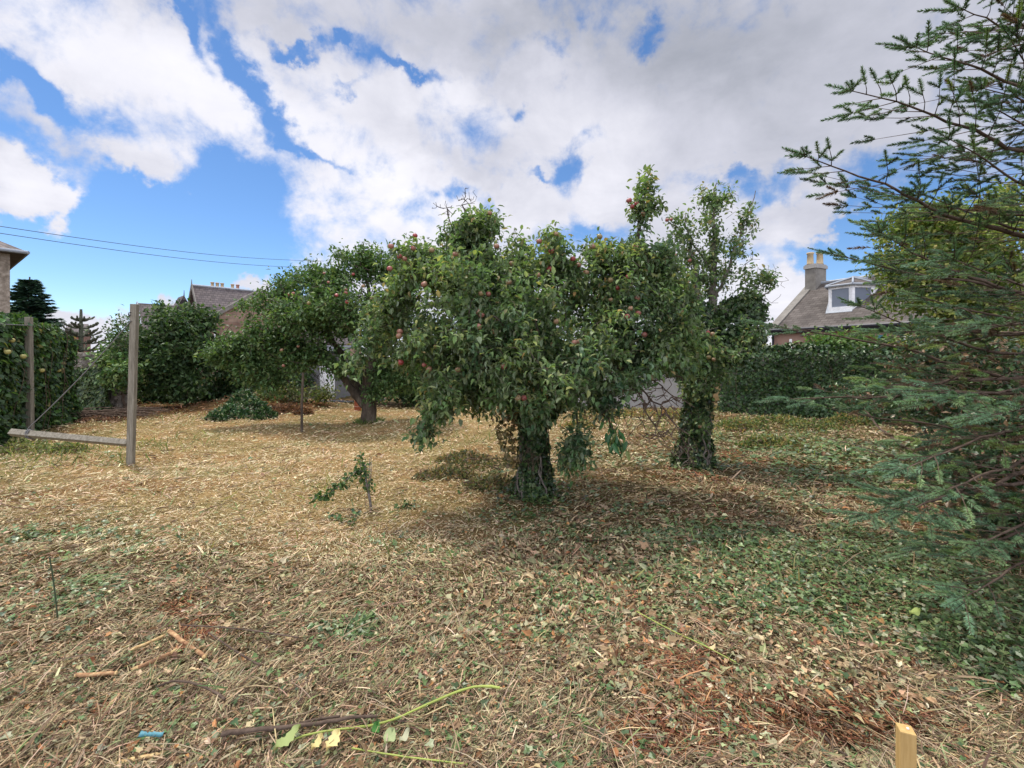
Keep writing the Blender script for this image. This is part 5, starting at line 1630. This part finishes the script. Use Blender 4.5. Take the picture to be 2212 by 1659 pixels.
# ------------------------------------------------------------------ conifers in the distance
def build_far_conifer():
    Y = 25.0; c = P(72, 700, Y); base = np.array([c[0] - .2, Y, 0.0])
    t = thing('fir_tree', 'dark layered fir tree between the roughcast house and the monkey puzzle', 'fir tree', base)
    H = CAM_H + (HY - 598) / FOC * Y
    mb = MB(); mb.tube([base, base + [0, 0, H]], [.22, .03], 8); mb.build('trunk', M['bark'], t)
    C, D, U, S_, W_ = [], [], [], [], []
    br = MB(); z = 1.0
    while z < H - .1:
        Rr = 2.5 * (1 - z / H) ** .8 + .12
        if z < 2.0: Rr *= .9
        for k in range(9):
            a = rng.random() * 6.28; L = Rr * rng.uniform(.75, 1.1)
            d = np.array([math.cos(a), math.sin(a), 0]); s = np.array([-d[1], d[0], 0])
            p0 = base + [0, 0, z]
            u = np.linspace(0, 1, 6)[:, None]; pts = p0 + d * u * L + np.array([0, 0, 1]) * (-.10 * u * L + .10 * u ** 3 * L)
            br.tube(pts, [.02, .018, .015, .012, .009, .005], 3, caps=False)
            n = int(130 * L / Rr * (Rr / 1.4 + .5))
            uu = rng.random(n) ** .7; sd = rng.choice([-1, 1], n)
            C.append(p0 + d * (uu * L)[:, None] + np.array([0, 0, 1]) * (-.10 * uu * L + .10 * uu ** 3 * L)[:, None])
            D.append(unit(d * .8 + s * (sd * rng.uniform(.4, 1.1, n))[:, None] + np.stack([0 * uu, 0 * uu, rng.normal(-.12, .18, n)], -1)))
            U.append(np.tile([0, 0, 1.], (n, 1)) + rng.normal(0, .3, (n, 3))); S_.append(rng.uniform(.18, .42, n) * (1.2 - .5 * uu)); W_.append(rng.uniform(.06, .13, n))
        z += .17
    C, D, U, S_, W_ = map(np.concatenate, (C, D, U, S_, W_))
    br.build('branches', M['bark'], t)
    mb = MB(); mb.leaves(C, D, U, S_, W_, L_QUAD, palette(len(C), [(.035, .08, .055), (.06, .13, .08), (.10, .17, .13)], None, .2)); mb.build('crown', M['needle'], t)


def build_monkey_puzzle():
    Y = 26.0; top = P(175, 668, Y); base = np.array([top[0], Y, 0.0]); H = top[2]
    t = thing('monkey_puzzle_tree', 'young monkey puzzle tree with spiky upswept arms against the sky on the left', 'monkey puzzle', base)
    mb = MB(); mb.tube([base, base + [0, 0, H * .6], base + [0, 0, H]], [.14, .11, .06], 8); mb.build('trunk', M['monkey'], t)
    mb = MB()
    z0 = P(0, 752, Y)[2]
    lv = [(H - 2.75, 1.2), (H - 2.3, 1.25), (H - 1.9, 1.12), (H - 1.48, .92), (H - 1.05, .68), (H - .65, .38)]
    for zi, (z, L) in enumerate(lv):
        m = 6 if zi < 4 else 5
        for k in range(m):
            a = 2 * math.pi * (k + rng.uniform(-.25, .25)) / m + zi
            d = np.array([math.cos(a), math.sin(a), 0]); s = np.array([-d[1], d[0], 0])
            LL = L * rng.uniform(.85, 1.1)
            u = np.linspace(0, 1, 9)[:, None]
            pts = base + [0, 0, z] + d * u * LL + np.array([0, 0, 1]) * (-.10 * np.sin(u * 3) + .30 * u ** 2) * LL
            mb.tube(pts, np.linspace(.036, .05, 9), 5)
            for j in range(3, 9):
                for sg in (-1, 1):
                    if rng.random() < .5: continue
                    q = pts[min(j, 8)]; l2 = rng.uniform(.14, .30)
                    e1 = q + d * l2 * .5 + s * sg * l2 * .45 + [0, 0, l2 * .25]; e2 = e1 + d * l2 * .3 + s * sg * l2 * .15 + [0, 0, l2 * .45]
                    mb.tube([q, e1, e2], [.034, .048, .036], 5)
    mb.build('branches', M['monkey'], t)


M['monkey'] = noise_mat('monkey_puzzle_scales', [(.35, (.07, .08, .06)), (.65, (.17, .18, .13))], 30, 4, .9, .8, spec=.1, bscale=60)
build_far_conifer()
build_monkey_puzzle()


# ------------------------------------------------------------------ clothes posts, beam, ropes
def build_posts():
    b = G(281, 1006); Y = b[1]
    t = thing('clothes_post', 'taller weathered wooden clothes post with a rope tied near its top, right of the pair', 'clothes post', b, 'wooden clothes posts')
    top = P(291, 657, Y)
    mb = MB(); mb.beam(b - [0, 0, .3], top, .084, .076, side=(1, .12, 0)); p = mb.build('post', M['post_wood'], t); bev(p, .006)
    mb = MB(); h = P(291, 676, Y) + [-.02, -.05, 0]
    mb.tube(smooth_path([h + [0, .03, 0], h + [0, -.03, 0], h + [0.0, -.035, -.04], h + [0, -.015, -.055], h + [0, .0, -.03]]), .006, 6)
    mb.build('hook', M['dark_gutter'], t)
    b2 = G(66, 945); Y2 = b2[1]
    t2 = thing('clothes_post', 'shorter weathered wooden clothes post at the left end of the fallen beam', 'clothes post', b2, 'wooden clothes posts')
    mb = MB(); mb.beam(b2 - [0, 0, .3], P(62, 685, Y2), .092, .088, side=(1, .2, 0)); p = mb.build('post', M['post_wood'], t2); bev(p, .006)
    mb = MB(); mb.tube([P(58, 703, Y2) + [-.02, -.07, 0], P(58, 703, Y2) + [0, .0, 0]], .008, 6); mb.build('nail', M['dark_gutter'], t2)
    # beam
    p0 = P(24, 934, 6.62); p1 = P(277, 957, 6.78)
    mb = MB(); mb.beam(p0, p1, .085, .085, side=(0, .62, .78))
    bm = mb.build('fallen_beam', M['post_wood'], origin=p0); bev(bm, .004)
    tag(bm, 'grey wooden beam slung low between the two clothes posts', 'beam')
    a = P(60, 926, 6.60); c = P(283, 693, Y - .05)
    mb = MB(); u = np.linspace(0, 1, 14)[:, None]; pts = a + (c - a) * u - np.array([0, 0, .05]) * np.sin(u * math.pi)
    mb.tube(pts, .0075, 7)
    w = []
    for k in range(22):
        an = k / 21 * 2 * 2 * math.pi; w.append(p0 + (p1 - p0) * (.14 + .0015 * k) + np.array([0, math.cos(an) * .05, math.sin(an) * .065]))
    mb.tube(w, .008, 5)
    tag(mb.build('slack_rope', M['rope'], origin=a), 'taut grey rope rising from the fallen beam to the taller clothes post', 'rope')
    mb = MB(); a = P(-60, 692, 7.4); c = P(62, 703, Y2 - .06)
    mb.tube([a, (a + c) / 2 - [0, 0, .02], c], .009, 6); c2 = P(150, 714, 12.0); mb.tube([c, (c + c2) / 2 - [0, 0, .03], c2], .006, 5)
    tag(mb.build('clothes_line', M['rope'], origin=c), 'grey clothes line running past the top of the shorter post', 'clothes line')
    for k, (y0, y1) in enumerate(((481, 556), (496, 571))):
        a = P(-220, y0 - 26, 20); c = P(700, y1 + 8, 52); u = np.linspace(0, 1, 30)[:, None]
        mb = MB(); mb.tube(a + (c - a) * u - np.array([0, 0, .55]) * np.sin(u * math.pi), .016, 4)
        tag(mb.build('overhead_cable', M['dark_gutter'], origin=a), ('upper' if k == 0 else 'lower') + ' of the two thin black overhead cables crossing the blue sky', 'cable', 'overhead cables')


def bev(o, w):
    m = o.modifiers.new('bevel', 'BEVEL'); m.width = w; m.segments = 2; m.limit_method = 'ANGLE'


build_posts()


# ------------------------------------------------------------------ things standing in the clearing
def build_clearing():
    # dark stake in front of the left tree
    b = G(652, 931); mb = MB(); mb.tube([b - [0, 0, .2], b + [.0, 0, .6], P(655, 805, b[1])], [.030, .028, .026], 8)
    tag(mb.build('garden_stake', M['bark'], origin=b), 'thin dark upright stake standing before the left apple tree', 'stake')
    # terracotta pipe
    b = G(775, 887); t = thing('clay_chimney_pot', 'red clay chimney pot standing on the grass behind the left tree trunk', 'chimney pot', b)
    mb = MB(); mb.lathe([(.125, 0), (.12, .04), (.125, .10), (.128, .44), (.145, .46), (.145, .50), (.11, .50), (.10, .2)], b, 20); mb.build('pot', M['terracotta'], t, smooth=False)
    for z in (.12, .30):
        mb = MB(); mb.lathe([(.126, z), (.136, z + .008), (.136, z + .022), (.126, z + .03)], b, 20); mb.build('rim', M['red_pot'], t)
    # black sheet
    for k, (x0, x1, y, lab) in enumerate(((690, 768, 872, 'crumpled black plastic strip on the grass left of the clay pot'), (786, 835, 868, 'grey black plastic strip on the grass right of the left tree trunk'))):
        a = G(x0, y + 3); c = G(x1, y - 2)
        n = 24; u = np.linspace(0, 1, n); v = []
        for i in range(n):
            p = a + (c - a) * u[i]; h = .05 + .05 * vnoise(u[i] * 7, 3.1 + k, 4)
            v += [p + [0, -.22, .02], p + [0, -.08, h], p + [0, .08, h * .7], p + [0, .22, .015]]
        q = [[i * 4 + j, i * 4 + j + 1, i * 4 + j + 5, i * 4 + j + 4] for i in range(n - 1) for j in range(3)]
        mb = MB(); mb.add(v, [np.array(q)]); o = mb.build('plastic_strip', M['dark_gutter'], smooth=True, origin=a)
        sd = o.modifiers.new('thick', 'SOLIDIFY'); sd.thickness = .004
        tag(o, lab, 'plastic sheet')
    # laurel cuttings
    def pile(name, label, cat, items, n, size, cols, w, mat, h, stem='twig', wid=.5, up=.35, droop=0):
        base = G(*items[0][:2]); o = thing(name, label, cat, base)
        C = []
        per = n // len(items)
        for px, py, rx, ry, hh in items:
            g = G(px, py); k = per; r = np.sqrt(rng.random(k)); a = rng.random(k) * 6.28
            sx = rx / FOC * g[1]; sy = ry / FOC * g[1]
            x = g[0] + r * np.cos(a) * sx; y = g[1] + r * np.sin(a) * sy
            z = height(x, y) + hh * (1 - r ** 2) * rng.random(k) ** .6 + .02
            C.append(np.stack([x, y, z], -1))
        C = np.concatenate(C); m = len(C)
        D = unit(rand_dirs(m) * .9 + np.array([0, 0, .2 - droop])); U = unit(rand_dirs(m) + np.array([0, 0, up]))
        s = size * rng.uniform(.6, 1.3, m)
        mb = MB()
        for q in range(max(10, m // 40)):
            c = C[rng.integers(m)]; d = rand_dirs(1)[0] * [1, 1, .3]; L = size * rng.uniform(3, 7)
            a = c - d * L / 2; e = c + d * L / 2; a[2] = max(a[2], height(a[0], a[1]) + .01); e[2] = max(e[2], height(e[0], e[1]) + .01)
            mb.tube([a, c, e], [.007, .006, .003], 4)
        mb.build('stems', M[stem], o)
        mb = MB(); mb.leaves(C, D, U, s, s * wid, L_APPLE, palette(m, cols, w, .2)); mb.build('foliage', M[mat], o)
    pile('laurel_cuttings', 'heap of cut glossy laurel branches lying on the grass before the sandstone house', 'branch heap',
         [(500, 903, 42, 26, .34), (545, 893, 38, 24, .46), (470, 908, 22, 16, .2), (570, 905, 26, 16, .22), (525, 885, 30, 20, .42)], 5200, .11, [(.025, .07, .025), (.045, .11, .035), (.10, .17, .07), (.36, .40, .24)], [4, 4, 2, 1.6], 'gloss_leaf', .4)
    pile('withered_cuttings', 'heap of withered brown leafy branches right of the laurel heap', 'branch heap',
         [(625, 893, 34, 16, .22), (655, 897, 20, 12, .15), (600, 890, 24, 12, .15)], 1500, .09, [(.24, .13, .07), (.34, .20, .11), (.16, .09, .05)], None, 'litter', .3)
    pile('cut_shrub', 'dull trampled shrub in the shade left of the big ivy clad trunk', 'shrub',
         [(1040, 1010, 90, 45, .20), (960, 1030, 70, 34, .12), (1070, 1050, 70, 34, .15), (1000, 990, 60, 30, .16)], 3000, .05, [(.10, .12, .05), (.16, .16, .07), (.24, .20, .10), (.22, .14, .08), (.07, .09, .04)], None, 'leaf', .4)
    pile('brushwood', 'brown brushwood heap at the foot of the left hedge behind the fallen beam', 'brushwood',
         [(150, 905, 60, 14, .12), (220, 912, 60, 16, .10), (110, 915, 30, 12, .12)], 900, .07, [(.22, .12, .07), (.32, .2, .12), (.12, .07, .05)], None, 'litter', .2, 'twig')
    pile('weed_clump', 'green and yellow weeds growing between the slender tree and the ivy wall', 'weeds',
         [(1600, 925, 60, 30, .22), (1680, 915, 60, 24, .2), (1760, 925, 70, 30, .22), (1580, 890, 40, 16, .35), (1830, 915, 60, 20, .3), (1650, 960, 60, 30, .15)], 5200, .065, [(.09, .14, .045), (.16, .20, .07), (.30, .28, .10), (.36, .24, .10)], [3, 3, 2, 1.4], 'leaf', .3)
    pile('yellow_scrub', 'pale yellow scrub in front of the low concrete wall', 'weeds',
         [(1290, 905, 60, 20, .3), (1370, 900, 60, 20, .25), (1450, 905, 40, 20, .25), (1250, 925, 40, 16, .16)], 2600, .07, [(.28, .26, .10), (.36, .30, .14), (.16, .20, .07), (.40, .22, .10)], None, 'leaf', .3)
    pile('trodden_weeds', 'rough green weeds under the fallen beam by the left hedge', 'weeds',
         [(60, 975, 60, 20, .22), (140, 978, 50, 16, .14), (20, 960, 40, 20, .25)], 1500, .06, [(.12, .17, .05), (.20, .22, .08), (.30, .28, .12)], None, 'leaf', .3)
    # brush heap sticks
    mb = MB(); b = G(180, 905)
    for k in range(120):
        a = b + np.array([rng.uniform(-1.0, 1.2), rng.uniform(-.5, .5), rng.uniform(.03, .22)]); an = rng.normal(0, .35); L = rng.uniform(.4, 1.3)
        mb.tube([a, a + [math.cos(an) * L / 2, math.sin(an) * L / 2, .03], a + [math.cos(an) * L, math.sin(an) * L, rng.uniform(-.08, .06)]], [.012, .009, .005], 4)
    tag(mb.build('stick_heap', M['twig'], origin=b), 'low heap of long dead sticks between the fallen beam and the rubble wall', 'stick heap')
    # sawn off sapling with one leafy arm
    b = G(803, 1100); Y = b[1]; t = thing('cut_sapling', 'sawn off sapling stump with one leafy arm bent down to the left', 'sapling', b)
    mb = MB()
    mb.tube(smooth_path([b - [0, 0, .05], P(798, 1070, Y), P(790, 1040, Y), P(789, 1005, Y)]), .012 * np.linspace(1.3, 1, len(smooth_path(np.zeros((4, 3))))), 7)
    for x in (797, 801, 778): mb.tube([P(795, 1060, Y), P(x, 1030, Y), P(x + 1, 985 + rng.uniform(0, 14), Y)], [.006, .005, .003], 5)
    arm = smooth_path([P(790, 1020, Y), P(770, 1015, Y - .02), P(740, 1045, Y - .1), P(705, 1070, Y - .2), P(675, 1078, Y - .25)])
    mb.tube(arm, np.linspace(.008, .004, len(arm)), 5)
    mb.build('stem', M['grey_twig'], t, smooth=True)
    r = resample(arm, .006); k = int(len(r) * 2.2); i = rng.integers(0, len(r), k)
    C = [r[i] + rng.normal(0, .024, (k, 3))]; up = resample([P(780, 985, Y), P(785, 1035, Y)], .01); j = rng.integers(0, len(up), 110); C.append(up[j] + rng.normal(0, .03, (110, 3))); C.append(P(796, 1050, Y) + rng.normal(0, .03, (40, 3)))
    C = np.concatenate(C); n = len(C); mb = MB(); s = .045 * rng.uniform(.6, 1.2, n)
    mb.leaves(C, unit(rand_dirs(n) + [0, 0, -.3]), unit(rand_dirs(n) + [0, -.3, .7]), s, s * .75, L_APPLE, palette(n, [(.05, .10, .03), (.09, .16, .045), (.16, .23, .10)], [3, 3, 1]))
    mb.build('foliage', M['leaf'], t)
    # leaf sprigs on the ground
    for name, lab, pts, n in (('leafy_sprig', 'small leafy sprig lying on the straw just below the cut sapling', [(712, 1112), (735, 1125), (758, 1133), (775, 1108)], 60), ('leafy_sprig', 'tiny dark leafy sprig on the straw right of the cut sapling', [(862, 1098), (880, 1092), (893, 1088)], 34)):
        pp = resample([G(*q, .035) for q in pts], .01); i = rng.integers(0, len(pp), n); C = pp[i] + rng.normal(0, .018, (n, 3)); s = .05 * rng.uniform(.6, 1.2, n)
        mb = MB(); mb.leaves(C, unit(rand_dirs(n) * [1, 1, .4]), unit(rand_dirs(n) + [0, -.2, 1]), s, s * .7, L_APPLE, palette(n, [(.04, .09, .03), (.08, .14, .045)]))
        t = thing(name, lab, 'sprig', pp[0]); mb.build('leaves', M['gloss_leaf'], t); mb = MB(); mb.tube(pp, .004, 5); mb.build('stem', M['twig'], t)

    def lying(name, lab, cat, pts, r0, r1, mat, ends=None, lift=.045, sides=8, group=None):
        pp = smooth_path([G(*q, lift) for q in pts]) if len(pts) > 2 else resample([G(*q, lift) for q in pts], .04)
        pp[1:-1] += rng.normal(0, r0 * .12, (len(pp) - 2, 3))
        mb = MB(); mb.tube(pp, np.linspace(r0, r1, len(pp)) * (1 + rng.normal(0, .06, len(pp))), sides)
        if ends is None:
            return tag(mb.build(name, M[mat], smooth=True, origin=pp[0]), lab, cat, group)
        t = thing(name, lab, cat, pp[0], group); mb.build('bark', M[mat], t, smooth=True)
        for e, q in ((pp[0], pp[0] - pp[1]), (pp[-1], pp[-1] - pp[-2])):
            d = unit(q); mb = MB(); mb.tube([e - d * .002, e + d * .006, e + d * ends], [r0 * .93, r0 * .9, r0 * .35], 8); mb.build('cut_end', M['pale_wood'], t)
        return t
    g = 'chopped branch pieces on the straw'
    lying('branch_piece', 'thick peeled branch piece slanting down to the right, largest of the chopped pieces', 'branch', [(366, 1394), (441, 1444)], .0115, .010, 'fresh_wood', .012, .045, 9, g)
    lying('branch_piece', 'orange brown branch piece lying level at the lower left, leftmost of the chopped pieces', 'branch', [(166, 1489), (215, 1488), (250, 1484)], .010, .008, 'fresh_wood', .008, .045, 9, g)
    lying('branch_piece', 'split branch piece with a pale end above the curved black twig', 'branch', [(299, 1473), (335, 1461), (369, 1444)], .009, .010, 'fresh_wood', .03, .045, 9, g)
    lying('branch_piece', 'short yellow splintered piece just left of the thick peeled branch', 'branch', [(290, 1434), (320, 1421), (348, 1407)], .008, .007, 'pale_wood', .02, .045, 9, g)
    lying('branch_piece', 'pale splintered piece on the bottom edge of the photo left of centre', 'branch', [(266, 1657), (310, 1652), (352, 1643)], .009, .008, 'pale_wood', .030, .02, 9, g)
    lying('curved_twig', 'dark twig arched like a bow in the lower left', 'twig', [(338, 1521), (374, 1507), (414, 1507), (461, 1525), (486, 1545)], .005, .006, 'twig', None, .055)
    lying('long_twig', 'long straight brown twig lying right of the thick peeled branch', 'twig', [(392, 1381), (504, 1385), (645, 1406)], .0035, .0045, 'twig', None, .055)
    lying('forked_twig', 'brown twig slanting down right below the long straight twig', 'twig', [(450, 1400), (510, 1428), (562, 1462)], .004, .006, 'twig', None, .055)
    lying('brown_branch', 'knotty purple brown branch along the bottom, beside the green shoot', 'branch', [(478, 1624), (575, 1608), (680, 1592), (755, 1576), (815, 1562)], .011, .006, 'twig', None, .055)
    lying('broken_branch', 'slim brown branch lying just above the knotty purple brown one', 'branch', [(610, 1600), (670, 1580), (735, 1570)], .005, .006, 'twig', None, .045)
    t = lying('green_shoot', 'long fresh green shoot with a pale cut end curving across the bottom centre', 'shoot', [(600, 1642), (660, 1617), (745, 1600), (830, 1576), (925, 1532), (1010, 1497), (1050, 1496), (1080, 1501)], .0035, .0062, 'green_stem', .012, .055)
    lying('thin_green_stem', 'thin pale green stem near the bottom edge below the green shoot', 'stem', [(760, 1628), (870, 1640), (960, 1650), (1010, 1657)], .003, .003, 'green_stem', None, .04)
    lying('fallen_stem', 'thin yellow green stem slanting through the dead leaves right of centre', 'stem', [(1375, 1320), (1450, 1365), (1520, 1400), (1590, 1435)], .0035, .003, 'green_stem', None, .05)
    lying('bare_stick', 'reddish stick lying in the dark hollow left of the pale stake', 'stick', [(1775, 1568), (1800, 1610), (1828, 1655)], .006, .005, 'twig', None, .06)
    lying('pale_stick', 'short pale pinkish stick propped at the left of the dark hollow', 'stick', [(1715, 1655), (1735, 1615), (1750, 1585)], .005, .004, 'fresh_wood', None, .06)
    lying('low_bough', 'long thin bare bough trailing over the ivy below the spruce', 'bough', [(1790, 960), (1860, 985), (1950, 1010), (2060, 1030), (2180, 1060)], .006, .012, 'twig', None, .12)
    # thin upright stem
    b = G(126, 1356); mb = MB(); mb.tube(smooth_path([b - [0, 0, .03], P(122, 1310, b[1]), P(115, 1250, b[1]), P(107, 1204, b[1])]), .004, 6)
    tag(mb.build('upright_stem', M['dark_green_stem'], origin=b), 'single thin dark green stem standing upright at the far left', 'stem')
    # loose coloured leaves by the shoot
    def leaf(lab, px, py, ln, wd, ang, col, spiky=True, z=.05, tiltx=.25):
        b = G(px, py, z); n = 18
        t = np.linspace(0, 1, n); half = np.sin(t * math.pi) ** .8 * .5
        if spiky: half = half * (1 + .22 * np.cos(t * math.pi * 10))
        L_ = [(tt, h) for tt, h in zip(t, half)]; mid = [[tt * ln, 0, .008 * math.sin(tt * 3)] for tt in t]
        le = [[tt * ln, h * wd, .012 + .010 * math.sin(tt * 9)] for tt, h in L_]; ri = [[tt * ln, -h * wd, .012 + .010 * math.cos(tt * 7)] for tt, h in L_]
        V = np.array(mid + le + ri); ca, sa = math.cos(ang), math.sin(ang)
        V[:, 2] += V[:, 0] * tiltx
        V = np.stack([V[:, 0] * ca - V[:, 1] * sa, V[:, 0] * sa + V[:, 1] * ca, V[:, 2]], -1) + b
        q = [[i, i + 1, n + i + 1, n + i] for i in range(n - 1)] + [[i + 1, i, 2 * n + i, 2 * n + i + 1] for i in range(n - 1)]
        mb = MB(); mb.add(V, [np.array(q)], col)
        tag(mb.build('large_leaf', M['litter'], smooth=True, origin=b), lab, 'leaf', 'large loose leaves near the bottom centre')
    leaf('spiny cream yellow leaf upright below the green shoot', 705, 1650, .075, .05, 1.25, (.66, .56, .26))
    leaf('narrow pale yellow leaf left of the spiny cream one', 672, 1655, .06, .03, 1.2, (.60, .50, .22))
    leaf('large olive spiny leaf at the bottom edge, leftmost of the loose leaves', 590, 1655, .11, .05, .9, (.30, .36, .14))
    leaf('dark green oval leaf hanging under the green shoot', 806, 1605, .05, .036, 1.5, (.06, .17, .04), False)
    leaf('broad pale green leaf right of the dark green oval one', 832, 1622, .06, .055, 1.3, (.34, .40, .20), False)
    leaf('pale grey green pointed leaf, rightmost of the loose leaves', 862, 1618, .06, .03, 1.0, (.42, .42, .28), False)
    leaf('bright yellow green apple leaf on the shaded ivy at the right', 1965, 1338, .075, .05, .2, (.36, .44, .14), False, .07)
    # blue scrap
    b = G(300, 1614, .03); n = 16; u = np.linspace(0, 1, n); v = []
    for i in range(n):
        x = u[i] * .10; w = .002 + .010 * vnoise(u[i] * 9, 1, 8); zz = .012 * vnoise(u[i] * 12, 5, 2)
        v += [b + [x, -w, zz], b + [x, w * .6, zz + .012]]
    mb = MB(); mb.add(v, [np.array([[2 * i, 2 * i + 2, 2 * i + 3, 2 * i + 1] for i in range(n - 1)])]); o = mb.build('plastic_scrap', M['blue_plastic'], smooth=True, origin=b); o.modifiers.new('t', 'SOLIDIFY').thickness = .002
    tag(o, 'scrap of bright blue plastic half buried in the straw at lower left', 'plastic scrap')
    # pale stake bottom right
    c = np.array([1.385, 1.60]); h = .292
    t = thing('survey_stake', 'new pale wooden stake driven into the ground at the bottom right', 'stake', (c[0], c[1], 0))
    mb = MB(); mb.box((c[0], c[1], (h - .2) / 2), (.046, .046, h + .2), R(-22)); p = mb.build('post', M['stake_wood'], t); bev(p, .003)
    mb = MB(); mb.lathe([(.003, h - .002), (.0045, h + .002), (.0035, h + .005)], (c[0] + .004, c[1] - .003, 0), 8); mb.build('nail', M['white_paint'], t)
    # stubs of cut stems
    for lab, px, py, n in (('tuft of reddish brown cut stems in the lower centre right', 1345, 1415, 26), ('small tuft of cut orange brown stems above the dead leaves', 1385, 1345, 14), ('tuft of dark cut stems in the hollow beside the pale stake', 1880, 1560, 24), ('tuft of cut red stems at the upper left of the dead leaves', 1175, 1275, 14)):
        b = G(px, py); mb = MB()
        for k in range(n):
            a = b + [rng.normal(0, .035), rng.normal(0, .025), 0]; mb.tube([a, a + [rng.normal(0, .01), rng.normal(0, .01), rng.uniform(.03, .085)]], rng.uniform(.002, .004), 5)
        tag(mb.build('cut_stem_tuft', M['red_stem'], origin=b), lab, 'cut stems', 'tufts of cut stems')


M['green_stem'] = plain('green_stem', (.30, .36, .08), .5)
M['dark_green_stem'] = plain('dark_green_stem', (.05, .07, .035), .6)
M['red_stem'] = plain('red_brown_stem', (.20, .09, .045), .8)
build_clearing()
